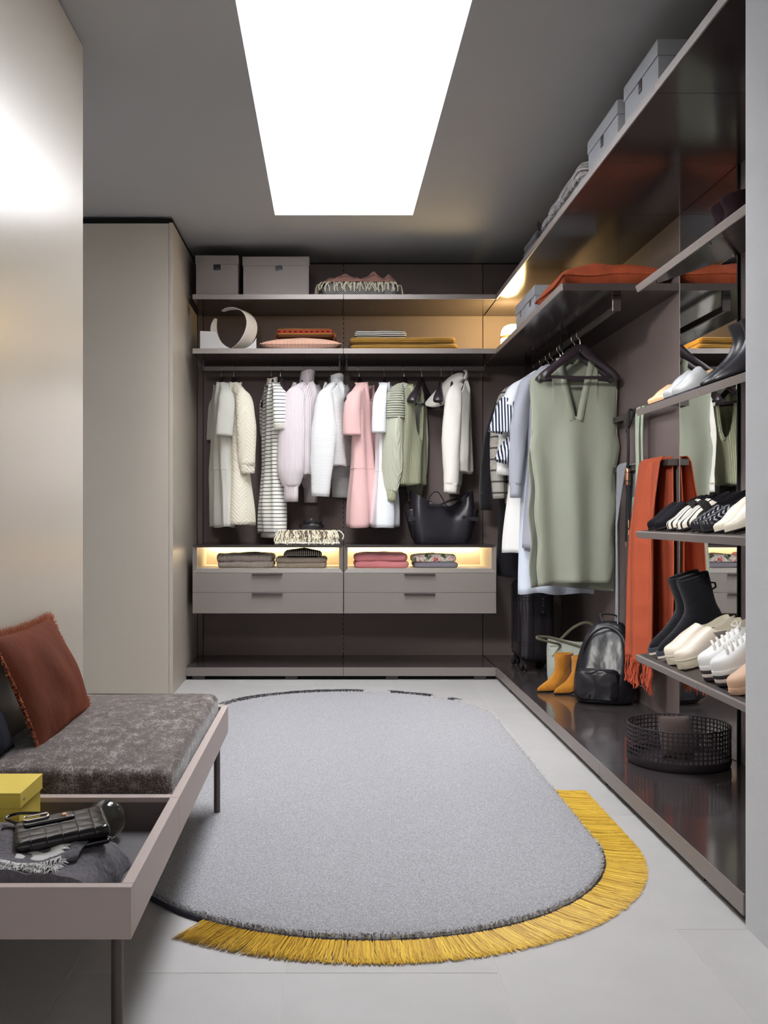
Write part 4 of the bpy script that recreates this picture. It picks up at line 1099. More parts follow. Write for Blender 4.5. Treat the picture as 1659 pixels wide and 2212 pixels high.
# mustard blankets + striped cloth
m_must = ribbed('mustard_knit', (146, 108, 44), .013, 2, .003, .7, .06, .82, wob=.006)
xm = sx(868, 6.8)
for i, (lab, z, dx) in enumerate((('mustard ribbed knit blanket folded directly on the lower back shelf', 0, .008), ('mustard ribbed knit blanket folded on top of the other mustard blanket', .046, -.004))):
    t = thing('knit_blanket', lab, 'blanket', (xm + dx, 6.83, zs + z)); folded(t, .705 - .01 * i, .33, .045, m_must, 1, .004, .002, 5.0 + i, r=.015, k=5)
m_bws = striped('black_white_cloth', (236, 232, 224), (30, 28, 30), .0115, .62, 2, wob=.008)
t = thing('striped_cloth', 'folded black and white striped cloth on the mustard blankets', 'cloth', (sx(820, 6.82), 6.82, zs + .0945)); folded(t, .345, .22, .048, m_bws, 1, .004, .002, 7.0, r=.03)

# lamp, boxes, cushion on the lower right shelf
lp = thing('table_lamp', 'small glowing capsule lamp with dark strap in the shelf corner', 'lamp', (1.215, 6.78, zs))
prof = [(.03, .0), (.068, .004), (.076, .03), (.078, .07), (.078, .12), (.072, .155), (.056, .178), (.03, .190), (.0005, .193)]
MB().lathe(prof, 32, cap0=True, cap1=True).build('diffuser', m_lamp, lp)
MB().lathe([(.0785, .098), (.0815, .098), (.0815, .114), (.0785, .114)], 32).build('strap', plain('strap_brown', (120, 86, 40), .6), lp)
pl_ = bpy.data.lights.new('lamp_glow', 'POINT'); pl_.energy = 18; pl_.color = (1, .76, .34); pl_.shadow_soft_size = .08
lo = bpy.data.objects.new('lamp_glow', pl_); C.objects.link(lo); lo.location = (1.16, 6.66, zs + .2)
for (y0, y1, h, lab) in ((5.845, 6.13, .178, 'farther of two small grey lidded boxes on the lower right shelf'), (5.56, 5.832, .182, 'nearer of two small grey lidded boxes on the lower right shelf')):
    t = thing('storage_box', lab, 'box', (1.115 + .17, (y0 + y1) / 2, zs), R(-90)); carton(t, y1 - y0, .33, h, .055, m_boxgrey, tab=(0, .03, .034, 0))
m_orange = velvet('orange_velvet', (136, 62, 36), 1.3, .25)
oc = thing('velvet_cushion', 'large orange velvet cushion with piped edge on the lower right shelf', 'cushion', (1.345, 5.10, zs + .055))
mb = MB(); pillow(mb, .50, .66, .175, 36, .04, .008, 2, ex=.36); mb.v = [(x, y, max(z, -.053)) for x, y, z in mb.v]
mb.build('cover', m_orange, oc)
MB().tube([Vector(p) + Vector((0, 0, .012 * nz(p[0], p[1], 0, 6))) for p in pillow_edge(.50, .66, .04)[0][:-1]], .0055, 8, closed=True).build('piping', m_orange, oc)

# items on the upper right shelf
zu = 2.4875
for (y0, y1, h, lab) in ((3.43, 3.815, .178, 'nearest large grey lidded box on the upper right shelf'), (3.91, 4.355, .170, 'grey lidded box beside the knit blanket on the upper right shelf')):
    t = thing('storage_box', lab, 'box', (1.1 + .19, (y0 + y1) / 2, zu), R(-90)); carton(t, y1 - y0, .37, h, .054, m_boxgrey, tab=(0, .034, .044, 0))
m_gknit = ribbed('grey_chunky_knit', (186, 182, 180), .016, 0, .006, 1, .06, .7)
gk = thing('knit_blanket', 'chunky grey knit blanket folded on the upper right shelf', 'blanket', (1.245, 4.785, zu))
folded(gk, .31, .76, .118, ribbed('grey_chunky_knit_x', (186, 182, 180), .017, 2, .006, 1, .06, .68, wob=.02), 2, .008, .014, 3.0, r=.05, k=6)
mb = MB(); fringe_tubes(mb, (-.152, -.32, .045), (-.152, .36, .045), 46, .055, .005, (-1, 0, .1), .9, 2, .4); mb.build('fringe', plain('grey_yarn', (140, 136, 136), .9), gk)['kind'] = 'stuff'
pc = thing('leather_pouch', 'black leather pouch behind the grey knit blanket on the upper right shelf', 'pouch', (1.155, 5.25, zu))
mb = MB(); slab(mb, .14, .13, .085, .03, .03, n=40, wob=.004, dome=.01); mb.build('body', m_black, pc)
MB().tube(spline([(-.07, -.03, .05), (-.085, 0, .085), (-.07, .03, .05)], 6), .005, 8).build('handle', m_black, pc)
dg_ = thing('folded_coat', 'dark grey folded coat behind the black pouch on the upper right shelf', 'coat', (1.23, 5.52, zu)); folded(dg_, .30, .38, .075, fabric('dark_grey_wool', (62, 60, 62), 500, .4, .1), 2, .006, .004, 2.2, r=.03)

# ------------------------------------------------------------------ on and in the drawer units
zt = .8712
m_ctw = fabric('cream_throw', (238, 232, 222), 300, .6, .1)
ct = thing('fringed_throw', 'cream throw with knotted brown-white fringe under the black belt', 'throw', (sx(668, 6.80), 6.80, zt))
folded(ct, .36, .28, .085, m_ctw, 2, .006, .008, 4.4, r=.04)
mb = MB(); rg_ = random.Random(12)
for row, (z, n_) in enumerate(((.085, 60), (.06, 60), (.035, 50))):
    fringe_tubes(mb, (-.20, -.135, z), (.185, -.135, z), n_, .085 if row < 2 else .06, .0042, (0, -1, .1), .95, 20 + row, 1.0)
fringe_tubes(mb, (-.18, -.12, .06), (-.18, .08, .06), 14, .10, .0042, (-1, -.3, 0), .8, 31); mb.build('fringe', m_cream, ct)['kind'] = 'stuff'
mb = MB(); fringe_tubes(mb, (-.19, -.139, .083), (.10, -.139, .083), 26, .075, .0042, (0, -1, .1), .9, 41, 1.0); mb.build('brown_fringe', plain('brown_wool', (120, 100, 84), .9), ct)['kind'] = 'stuff'
mb = MB()
for k in range(46):
    x = lerp(-.215, .20, k / 45); mb.lathe([(.0005, -.008), (.006, -.005), (.008, 0), (.006, .005), (.0005, .008)], 6, (x + rg_.uniform(-.004, .004), -.165 + rg_.uniform(-.02, .012), .009), True, True)
mb.build('knots', m_ctw, ct)['kind'] = 'stuff'
bt = thing('leather_belt', 'black leather belt coiled on the cream fringed throw', 'belt', (sx(674, 6.80), 6.78, zt + .097))
spi = []
for k in range(90):
    a = k / 89 * 2.35 * 2 * pi; r = lerp(.082, .052, k / 89); spi.append((r * cos(a + 2.6) * 1.05, r * sin(a + 2.6) * .8, .018 + .034 * max(0, (k - 40) / 49) ** 1.5 * 1.2))
MB().tube(spi, (.016, .0022), 10, (0, 0, 1)).build('strap', m_black, bt)
MB().tube(rrect(.036, .04, .006, 24), .003, 8, closed=True).build('buckle', m_blackmat, bt, loc=(.058, -.012, .066), rot=(R(80), 0, R(70)))
# big black handbag
m_bag = plain('black_nappa', (34, 31, 38), .33, 0, .5, .1, 20, .08, 300, .0006)
bg = thing('leather_tote', 'large black leather tote bag slouching on the right drawer unit', 'handbag', (sx(954, 6.80), 6.82, zt), R(4))
rings = []
lev = [(0, .33, .15), (.004, .345, .165), (.02, .36, .175), (.08, .395, .18), (.15, .42, .175), (.20, .425, .165), (.245, .425, .15), (.28, .42, .135)]
for z, w, d in lev:
    ring = []
    for p in rrect(w, d, .05, 88):
        s = p.x / (w / 2); f = z / .28; fr = 1 if p.y < 0 else .35
        lift = .085 * max(0, abs(s) - .35) ** 1.3 * 1.7 * f ** 3 - (.075 * math.exp(-((s - .30) / .42) ** 2) * fr) * f ** 3
        yy = p.y + (.032 * math.exp(-((s - .30) / .30) ** 2) * (f ** 3) if p.y < 0 else 0)
        fold_ = .014 * sin(s * 7 + f * 4) * f * f * (1 if p.y < 0 else .4) + .006 * nz(p.x, p.y, z, 9)
        ring.append(Vector((p.x + .006 * nz(p.x, p.y, z, 11), yy + fold_ * .7, z + lift + fold_ * .3)))
    rings.append(ring)
inner = [[Vector((p.x * .96, p.y * .90, p.z - .004)) for p in rings[-1]]] + [[Vector((p.x * .93, p.y * .85, p.z)) for p in r_] for r_ in reversed(rings[3:-1])]
MB().loft(rings + inner, True, True, True).build('body', m_bag, bg)
for sd in (-1, 1):
    mb = MB(); slab(mb, .13, .12, .205, .04, .012, z0=.03, n=40, wob=.004, cx=sd * .165); mb.v = [(x + sd * .26 * (z - .16), y, z) for x, y, z in mb.v]; mb.build('side_gusset', m_bag, bg)
    MB().box(sd * .16 - .055, sd * .16 + .055, -.083, -.078, .172, .20, Matrix.Rotation(R(sd * 6), 4, 'Y')).build('side_belt', m_bag, bg, smooth=False, bevel=.002)
MB().tube([(-.15 + .012 * sin(k * .5), -.089 + .004 * (k / 12), .01 + .2 * k / 12) for k in range(13)], .0015, 6).build('front_seam', m_bag, bg)
MB().tube(spline([(-.10, -.07, .21), (-.11, -.07, .27), (-.07, -.05, .335), (-.03, -.04, .345), (.0, -.045, .30), (.02, -.05, .26), (.06, -.06, .235)], 6), (.0075, .0035), 8, (0, 1, 0)).build('handle', m_bag, bg)
MB().tube(spline([(-.115, .03, .24), (-.112, -.05, .272), (-.03, -.07, .262), (.04, -.06, .285), (.10, -.03, .30), (.12, .03, .29)], 6), (.0075, .0035), 8, (0, 0, 1)).build('handle', m_bag, bg)
MB().box(-.115, -.03, -.092, -.086, .245, .262, Matrix.Rotation(R(3), 4, 'Y')).build('closing_strap', m_bag, bg, smooth=False, bevel=.002)
# niches
zn = .7175
m_tk = ribbed('taupe_knit', (168, 154, 146), .010, 0, .003, .7, .05, .82)
t = thing('folded_sweater', 'taupe ribbed sweater folded at the left of the left niche', 'sweater', (sx(534, 6.80), 6.80, zn)); folded(t, .36, .34, .084, m_tk, 2, .012, .012, 1.5, r=.035, k=11, er=.45)
MB().tube(spline([(-.165, -.12, .05), (-.18, -.03, .065), (-.175, .1, .06)], 6), (.028, .02), 12).build('sleeve_roll', m_tk, t)
m_tk2 = ribbed('taupe_fine_knit', (160, 146, 132), .007, 'xy', .002, .6, .05, .86)
t = thing('folded_sweater', 'brown-grey sweater folded under the houndstooth scarf in the left niche', 'sweater', (sx(652, 6.80), 6.80, zn)); folded(t, .33, .32, .066, m_tk2, 2, .009, .006, 2.5, r=.03, k=11, er=.45)
n = NT('houndstooth', .92, 0, .15); x = n.xyz()
c1 = n.math('LESS_THAN', n.math('FRACT', n.math('MULTIPLY', x[0], 75.)), .5); c2 = n.math('LESS_THAN', n.math('FRACT', n.math('MULTIPLY', n.math('ADD', x[2], x[1]), 75.)), .5)
n.col(n.ramp(n.math('MULTIPLY', n.math('ADD', c1, c2), .5), [(0, lin((222, 214, 196))), (.5, lin((52, 46, 44))), (.98, lin((26, 24, 26)))])); n.bump(n.noise(300, 2), .4, .002); m_hound = n.m
t = thing('houndstooth_scarf', 'black and cream houndstooth scarf folded on the brown-grey sweater', 'scarf', (sx(655, 6.80), 6.78, zn + .068))
mb = MB(); slab(mb, .25, .22, .036, .03, .016, n=60, wob=.008, dome=.024, k=12); mb.build('cloth', m_hound, t)
m_pw = fabric('rose_wool', (206, 128, 132), 400, .5, .08)
t = thing('folded_sweater', 'rose pink wool sweater folded at the left of the right niche', 'sweater', (sx(821, 6.80), 6.80, zn)); folded(t, .35, .34, .088, m_pw, 2, .012, .010, 3.5, r=.03, k=11, er=.45)
m_gk = striped('grey_fine_check', (150, 146, 156), (104, 100, 110), .008, .5, 2)
t = thing('folded_knit', 'thin dark grey knit folded under the floral scarf in the right niche', 'knitwear', (sx(938, 6.80), 6.80, zn)); folded(t, .29, .30, .036, m_gk, 1, .003, .001, 4.5, r=.03)
n = NT('floral', .85, 0, .2)
f = n.noise(26, 4, .65); n.col(n.ramp(f, [(.36, lin((70, 66, 60))), (.42, lin((128, 132, 104))), (.46, lin((240, 232, 220))), (.56, lin((244, 236, 226))), (.60, lin((226, 130, 130))), (.68, lin((196, 70, 80)))])); n.bump(n.noise(400, 2), .3, .001); m_floral = n.m
t = thing('floral_scarf', 'white and red floral scarf crumpled on the dark grey knit', 'scarf', (sx(935, 6.80), 6.79, zn + .038))
mb = MB(); slab(mb, .29, .26, .045, .04, .018, n=64, wob=.012, dome=.010, k=11, seed=2); mb.build('cloth', m_floral, t)
# ------------------------------------------------------------------ on the right plinth
ZP = .0802
# suitcase
m_case = plain('suitcase_shell', (36, 33, 38), .18, 0, .5, .1, 8)
su = thing('suitcase', 'black hard-shell cabin suitcase with wheels standing in the corner', 'suitcase', (1.30, 6.56, ZP))
W_, D_, H_ = .215, .38, .50; z0 = .062
mb = MB(); slab(mb, W_, D_, H_, .05, .045, z0=z0, n=88); mb.build('shell', m_case, su)
for x in (-.034, .034):
    pts = [(x, p.x, p.y + z0 + H_/2) for p in rrect(D_ + .004, H_ + .004, .05, 60)]; MB().tube(pts, .0035, 6, closed=True).build('frame_rib', m_case, su)
mb = MB(); rr_ = rrect(D_ + .002, H_ + .002, .05, 60); mb.loft([[Vector((x, p.x * k, p.y * k + z0 + H_/2)) for p in rr_] for x, k in ((-.018, 1), (-.018, 1.008), (.018, 1.008), (.018, 1))], True, False, False); mb.build('closing_frame', m_blackmat, su)
for z in (z0 + .105, z0 + .125, z0 + H_ - .115, z0 + H_ - .095):
    MB().tube([Vector((p.x, p.y, z)) for p in rrect(W_ + .003, D_ + .003, .05, 60)], .0028, 6, closed=True).build('shell_rib', m_case, su)
for sx_ in (-1, 1):
    for yy in (-.11, .11):
        MB().tube([(sx_ * (W_/2 + .0005), yy, z0 + .05), (sx_ * (W_/2 + .0005), yy, z0 + H_ - .05)], .003, 6).build('shell_rib', m_case, su)
for sx_ in (-1, 1):
    for yy in (-.14, .14):
        wx, wy = sx_ * .078, yy
        fk = MB().box(wx - .014, wx + .014, wy - .018, wy + .018, .03, z0 + .006).build('wheel_fork', m_case, su, smooth=False, bevel=.005)
        for off_ in (-.014, .014):
            wh = MB().lathe([(.008, -.009), (.022, -.009), (.026, -.004), (.026, .004), (.022, .009), (.008, .009)], 20).build('wheel', m_blackmat, fk, loc=(wx + off_, wy - .004, .0262), rot=(R(90), 0, R(90) if False else R(60)))
            MB().lathe([(.0, .0102), (.006, .0102), (.018, .0095), (.019, .008)], 12).build('hub_cap', m_chrome, fk, loc=(wx + off_, wy - .004, .0262), rot=(R(90), 0, R(60)))
lk = box('lock', m_blackmat, su, .012, .05, -D_/2 - .008, -D_/2 + .004, z0 + .30, z0 + .41, .003)
MB().lathe([(0, .002), (.004, .0015), (.005, 0)], 12).build('lock_button', m_chrome, lk, loc=(.030, -D_/2 - .008, z0 + .398), rot=(R(90), 0, 0))
for k in range(3): box('lock_dial', m_chrome, lk, .027, .034, -D_/2 - .0095, -D_/2 - .007, z0 + .352 + k * .011, z0 + .358 + k * .011, .0005)
box('lock_tag', plain('lock_red', (190, 70, 80), .5), lk, .026, .035, -D_/2 - .0095, -D_/2 - .007, z0 + .312, z0 + .317, .0005)
MB().tube(spline([(0, -.09, z0 + H_ + .0), (0, -.08, z0 + H_ + .022), (0, .08, z0 + H_ + .022), (0, .09, z0 + H_)], 6), (.009, .006), 8).build('top_handle', m_blackmat, su)

# green-grey tote behind the boots
m_toteg = fabric('grey_nylon', (176, 182, 170), 300, .2, .08, wrinkle=.9, rough=.55)
m_olive = plain('olive_strap', (112, 108, 90), .6, 0, .3, .05)
tt = thing('soft_tote', 'soft grey-green tote bag with olive handles behind the ankle boots', 'tote bag', (1.425, 6.02, ZP), R(-6))
rings = []
for z, w, d in [(0, .24, .13), (.006, .26, .15), (.04, .275, .16), (.12, .285, .15), (.18, .275, .12), (.225, .26, .08), (.245, .25, .05)]:
    rings.append([Vector((p.x + .012 * nz(p.x, p.y, z, 12), p.y + .014 * nz(p.x, p.y, z + 3, 11), z + (.016 * nz(p.x, 2, z, 9) - .02 * (p.x / .13)) * (z / .25))) for p in rrect(w, d, .04, 80)])
MB().loft(rings + [[Vector((p.x * .96, p.y * .7, p.z - .012)) for p in rings[-1]]]).build('body', m_toteg, tt)
MB().tube(spline([(-.115, -.062, .15), (-.07, -.05, .215), (-.12, -.10, .24), (-.20, -.12, .262), (-.205, -.10, .272), (-.12, -.05, .262), (0, -.045, .225), (.10, -.065, .19), (.03, -.075, .15)], 7), (.0085, .005), 10).build('handle', m_olive, tt)
MB().tube(spline([(-.10, .05, .20), (-.05, .04, .25), (.01, .03, .31), (.08, .03, .345), (.13, .03, .33), (.15, .035, .27), (.13, .04, .20)], 7), (.0085, .005), 10).build('handle', m_olive, tt)

# ankle boots (horizontal slices)
def egg(x0, x1, w, n=32, z=0., toe=.8, yoff=0.):
    """x0 heel, x1 toe; w half width at the ball"""
    L = x1 - x0; out = []
    for k in range(n):
        a = 2 * pi * k / n; cx_ = cos(a); t = (cx_ + 1) / 2
        prof = (sin(pi * min(1, max(0, t ** .8 * .86 + .07))) ** .6) if False else 1
        wy = w * abs(sin(a)) ** .85 * (1 if sin(a) > 0 else -1) * lerp(.78, 1.0, min(1, t * 1.5)) * (1 - (1 - toe) * max(0, t - .62) / .38)
        out.append(Vector((x0 + L * t, wy + yoff, z)))
    return out
def boot(name, label, mtx, group, mat, L=.25, shaft=.20, hw=.040, top_w=(.11, .046), heel=.055, toe=.7, cat='boot', solemat=None, trim=None, ankle=.095):
    t = thing(name, label, cat, mtx=mtx, group=group)
    rings = []; h = heel
    # (z above sole, heel x, toe x, half width); sole line rises towards the heel
    k_ = ankle / .095; zs_ = lambda q: lerp(ankle, shaft, q)
    prof = [(0, .01, L, hw * .93), (.010 * k_, .004, L + .002, hw), (.024 * k_, .002, L * .975, hw * .98), (.038 * k_, .002, L * .86, hw * .93), (.052 * k_, .004, L * .72, hw * .88), (.070 * k_, .007, L * .59, hw * .84), (ankle, .010, max(L * .47, top_w[0] * .96), hw * .86), (zs_(.35), .009, top_w[0] * .99, lerp(hw * .9, top_w[1], .3)), (zs_(.8), .003, top_w[0], top_w[1] * .97), (shaft, .0, top_w[0], top_w[1])]
    for z, a, b, w in prof:
        ring = egg(a, b, w, 36, z, toe if z < .06 else 1.0)
        up = max(0, 1 - z / .12) if z < .12 else 0
        r2 = []
        for p in ring:
            lift = h * min(1, max(0, (L * .62 - p.x) / (L * .5))) if z < .09 else h
            lift = lerp(h * max(0, min(1, (L * .62 - p.x) / (L * .5))), h * .92, min(1, z / .10))
            cr = .004 * sin(z * 120 + p.x * 30) * (1 if .07 < z < .17 else 0)
            r2.append(Vector((p.x + cr, p.y + .003 * nz(p.x * 9, p.y * 9, z * 9), p.z + lift)))
        rings.append(r2)
    inner = [[Vector((.5 * top_w[0] + (p.x - .5 * top_w[0]) * .92, p.y * .92, p.z - dz)) for p in rings[-1]] for dz in (0, .05)]
    MB().loft(rings + inner, True, True, True).build('upper', mat, t, sub=1)
    sm = solemat or m_blackmat
    sole = [[Vector((p.x, p.y * 1.02, p.z - q)) for p in rings[0]] for q in (.006, .0)]
    MB().loft([[Vector((p.x, p.y * .98, max(0, p.z - .007))) for p in rings[0]], [Vector((p.x, p.y * 1.03, p.z + .001)) for p in rings[0]]]).build('sole', sm, t)
    if heel > .02:
        hr = [[Vector((.006 + (p.x - .006) * k + q, p.y * k, z)) for p in egg(.004, .062, hw * .72, 20)] for z, k, q in ((0, .82, .006), (heel * .6, .85, .003), (heel - .002, 1, 0))]
        MB().loft(hr).build('heel', sm, t)
    if trim is not None:
        MB().tube([p + Vector((0, 0, 0)) for p in rings[-1]], .0025, 6, closed=True).build('top_edge', trim, t)
    return t
m_suede = NT('mustard_suede', .85, 0, .2); m_suede.col(m_suede.mix(m_suede.noise(22, 4, .6), lin((160, 100, 22)), lin((196, 132, 42)))); m_suede.bump(m_suede.noise(14, 3, .6), .5, .02); m_suede.b.inputs['Sheen Weight'].default_value = .3; m_suede = m_suede.m
def place(x, y, z, ang): return Matrix.Translation((x, y, z)) @ Matrix.Rotation(R(ang), 4, 'Z')
boot('ankle_boot', 'mustard suede ankle boot nearer the suitcase, left one of the pair', place(1.366, 5.75, ZP, 205), 'mustard ankle boots', m_suede, L=.24, shaft=.155, hw=.036, top_w=(.112, .045), heel=.058, toe=.5, ankle=.07)
boot('ankle_boot', 'mustard suede ankle boot partly hidden by the black backpack', place(1.447, 5.675, ZP, 203), 'mustard ankle boots', m_suede, L=.24, shaft=.15, hw=.036, top_w=(.112, .045), heel=.058, toe=.5, ankle=.07)

# backpack
m_bpl = NT('waxed_leather', .32, 0, .5); m_bpl.col(m_bpl.ramp(m_bpl.noise(11, 4, .65), [(.45, lin((24, 23, 29))), (.66, lin((33, 31, 36))), (.82, lin((58, 51, 50)))])); q_ = m_bpl.bump(m_bpl.noise(8, 3, .5, (1, 1, .6)), .3, .03); m_bpl.bump(m_bpl.noise(420, 2), .12, .001, q_); m_bpl = m_bpl.m
bp = thing('backpack', 'black waxed leather backpack slumped between the boots and orange scarf', 'backpack', (1.445, 5.36, ZP), R(-24))
rings = []
for z, w, d, yo in [(0, .25, .17, 0), (.008, .29, .21, 0), (.05, .315, .235, -.004), (.12, .315, .22, 0), (.20, .295, .19, .004), (.28, .265, .155, .012), (.35, .225, .115, .02), (.40, .17, .08, .03), (.425, .10, .045, .034)]:
    rings.append([Vector((p.x + .010 * nz(p.x, p.y, z, 13) + .02 * (z / .4) ** 2, p.y + yo + .012 * nz(p.x + 4, p.y, z, 12), z + .008 * nz(p.x, p.y, z + 8, 10) * (z > .02))) for p in rrect(w, d, min(w, d) * .42, 72)])
MB().loft(rings).build('body', m_bpl, bp, sub=1)
mb = MB(); rp_ = []
for k, (dy, sc2) in enumerate(((.0, 1), (-.022, .97), (-.036, .88), (-.042, .6), (-.043, .2))):
    rp_.append([Vector((p.x * sc2 - .02, -.095 + dy + .006 * nz(p.x, p.y, k, 15), p.y * sc2 + .105)) for p in rrect(.23, .165, .04, 48)])
mb.loft(rp_, True, False, True); mb.build('front_pocket', m_bpl, bp)
MB().tube(spline([(-.125, -.115, .175), (-.06, -.135, .165), (0, -.14, .185), (.07, -.135, .17), (.095, -.115, .165)], 6), .0035, 6).build('pocket_zip', m_blackmat, bp)
MB().tube(spline([(-.11, -.05, .20), (-.095, -.06, .30), (-.05, -.05, .37), (.02, -.035, .40), (.09, -.04, .36), (.125, -.06, .26), (.135, -.08, .15)], 7), (.010, .004), 8).build('zip_welt', m_black, bp)
MB().tube(spline([(-.02, .03, .41), (-.03, .05, .455), (.05, .06, .45), (.06, .05, .40)], 6), (.010, .005), 8).build('top_handle', m_black, bp)
for sx_ in (-1, 1): MB().tube(spline([(sx_ * .05, .07, .38), (sx_ * .12, .15, .30), (sx_ * .15, .15, .12), (sx_ * .12, .10, .03)], 6), (.018, .004), 8).build('shoulder_strap', m_black, bp)
MB().tube(rrect(.03, .022, .004, 20), .0025, 6, closed=True).build('strap_buckle', m_chrome, bp, loc=(.17, .03, .10), rot=(R(80), 0, R(20)))

# basket with cushion
m_basket = plain('basket_metal', (48, 42, 47), .5, .2, .5, .04)
bk = thing('wire_basket', 'round dark basket with square-mesh sides standing on the right plinth', 'basket', (1.385, 4.05, ZP))
NU, NV, RB, Z0, Z1 = 66, 7, .196, .036, .155
mb = MB()
for i in range(NU):
    mb.box(-.0012, .0012, -.0026, .0026, Z0, Z1, Matrix.Rotation(2 * pi * i / NU, 4, 'Z') @ Matrix.Translation((RB, 0, 0)))
for j in range(1, NV):
    z = lerp(Z0, Z1, j / NV); mb.lathe([(RB - .0012, z - .0024), (RB + .0012, z - .0024), (RB + .0012, z + .0024), (RB - .0012, z + .0024), (RB - .0012, z - .0024)], 66)
mb.build('mesh_wall', m_basket, bk, smooth=False)['kind'] = 'stuff'
MB().lathe([(.0005, .004), (.17, .002), (.186, .0), (.196, .008), (.1985, .02), (.1985, .037), (.194, .037), (.19, .012), (.0005, .010)], 72, cap0=True, cap1=True).build('base_tray', m_basket, bk)
MB().tube([(RB * cos(2*pi*k/72), RB * sin(2*pi*k/72), Z1) for k in range(72)], .003, 8, closed=True).build('rim', m_basket, bk)
m_brown = fabric('brown_wool', (82, 70, 66), 400, .4, .08)
cu = thing('small_cushion', 'small brown cushion standing inside the round mesh basket', 'cushion', mtx=Matrix.Translation((1.385, 4.075, ZP + .098)) @ Matrix.Rotation(R(8), 4, 'Z') @ Matrix.Rotation(R(76), 4, 'X'))
mb = MB(); pillow(mb, .135, .165, .085, 24, .05, .003, 3, ex=.4); mb.build('cover', m_brown, cu)
MB().tube([Vector(p) for p in pillow_edge(.135, .165, .05)[0][:-1]], .0025, 6, closed=True).build('seam', m_brown, cu)

# ------------------------------------------------------------------ on the wall bars
n = NT('diamond_wool', .95, 0, .15); x = n.xyz()
dz_ = n.math('ADD', n.math('MULTIPLY', n.math('PINGPONG', x[1], .045), 1.4), n.math('PINGPONG', x[2], .075))
f = n.math('FRACT', n.math('MULTIPLY', dz_, 1 / .0095))
n.col(n.mix(n.math('LESS_THAN', f, .32), lin((182, 78, 48)), lin((158, 100, 78)))); b = n.bump(f, .3, .002); n.bump(n.noise(300, 2), .4, .002, b); m_dia = n.m
m_or = fabric('orange_wool', (178, 78, 50), 300, .5, .08)
# local: x out of the wall towards the room (negative), y along the bar
sf = thing('wool_scarf', 'orange diamond-pattern wool scarf with fringe draped over the lower wall bar', 'scarf', (1.577, 4.97, 1.30))
def drape(y0t, y1t, y0b, y1b, zb, xo, folds, seed, xt=-.016):
    def fn(u, v):
        yt, yb = lerp(y0t, y1t, u), lerp(y0b, y1b, u); k = min(1, v * 1.4); y = lerp(yt, yb, k * k * (3 - 2 * k))
        if v < .1: a = v / .1 * pi / 2; x_ = xt * sin(a) ; z_ = .034 + .006 * cos(a) - .02 * (v / .1)
        else: x_ = xt; z_ = lerp(.014, zb, (v - .1) / .9)
        am = .006 + .028 * min(1, max(0, v - .08) * 3)
        return Vector((x_ * (1) + xo * v - am * (sin(folds * pi * u + seed) * .6 + .4 * sin(folds * 1.7 * pi * u + seed * 2 + v)) - am * .9, y + .01 * sin(v * 5 + seed), z_))
    return fn
fr = drape(-.20, .125, -.235, .21, -.955, -.02, 4.2, .6); MB().grid(fr, 70, 50).build('front_length', m_dia, sf, solid=.006)
bkf = drape(-.215, .11, -.23, .10, -.83, .012, 3.2, 2.2, xt=.014)
def bk2(u, v): p = bkf(u, v); return Vector((max(.006, .014 + (p.x - .014) * .25 + .012), p.y, p.z))
def bk3(u, v): p = bk2(u, v); return Vector((min(p.x, .032), p.y, p.z))
MB().grid(bk3, 40, 30).build('back_length', m_dia, sf, solid=.005)
mb = MB(); rq = random.Random(4)
for k in range(105):
    u = (k + rq.uniform(.1, .9)) / 105; p = fr(u, 1.0); l = rq.uniform(.09, .13)
    pts = [p + Vector((0, 0, .006))] + [p + Vector((-.004 * q + rq.uniform(-.01, .01), rq.uniform(-.014, .014), -l * q)) for q in (.33, .66, 1)]
    mb.tube(spline(pts, 3), [.0036 - .0010 * (i % 2) for i in range(10)], 6)
for k in range(50):
    u = (k + rq.uniform(.1, .9)) / 50; p = bk3(u, 1.0); l = rq.uniform(.08, .11)
    pts = [p] + [p + Vector((rq.uniform(-.008, .004), rq.uniform(-.012, .012), -l * q)) for q in (.33, .66, 1)]
    mb.tube(spline(pts, 3), [.0036 - .0010 * (i % 2) for i in range(10)], 6)
mb.build('fringe', m_or, sf)['kind'] = 'stuff'
m_gflan = fabric('grey_flannel', (140, 142, 148), 500, .5, .12)
gs = thing('flannel_scarf', 'narrow grey flannel scarf hung on the far end of the lower wall bar', 'scarf', (1.577, 5.40, 1.30))
fr2 = drape(-.075, .115, -.06, .12, -.84, -.004, 1.5, 1.0); MB().grid(fr2, 26, 36).build('front_length', m_gflan, gs, solid=.006)
bk4 = lambda u, v: Vector((.018 + .004 * sin(6 * u + v), lerp(-.08, .06, u), lerp(.034, -.72, v))); MB().grid(bk4, 14, 20).build('back_length', m_gflan, gs, solid=.004)
m_gbelt = fabric('sage_ribbon', (176, 192, 168), 500, .2, .05)
gb_ = thing('ribbon_belt', 'pale green ribbon belt hanging from the upper wall bar', 'belt', (1.577, 5.13, 1.575))
for y0, y1, L_, xo in ((-.005, .06, .62, -.016), (-.055, -.02, .58, -.012)):
    fnb = lambda u, v, y0=y0, y1=y1, L_=L_, xo=xo: Vector((xo - .004 * sin(7 * v + u) - .01 * v, lerp(y0, y1, u) + .006 * sin(4 * v), .032 - L_ * v)) if v > .03 else Vector((lerp(.008, xo, v / .03), lerp(y0, y1, u), .0335))
    MB().grid(fnb, 6, 34).build('ribbon', m_gbelt, gb_, solid=.0025)
m_teal = striped('teal_embroidery', (70, 120, 130), (176, 192, 168), .016, .5, 'xy', .9)
MB().grid(lambda u, v: Vector((-.034 - .004 * sin(3 * v), lerp(-.01, .065, u), -.42 - .16 * v)), 6, 8).build('embroidered_end', m_teal, gb_, solid=.003)
cb = thing('cord_belt', 'black cord belt with rose-gold slider hanging from the upper wall bar', 'belt', (1.577, 5.32, 1.575))
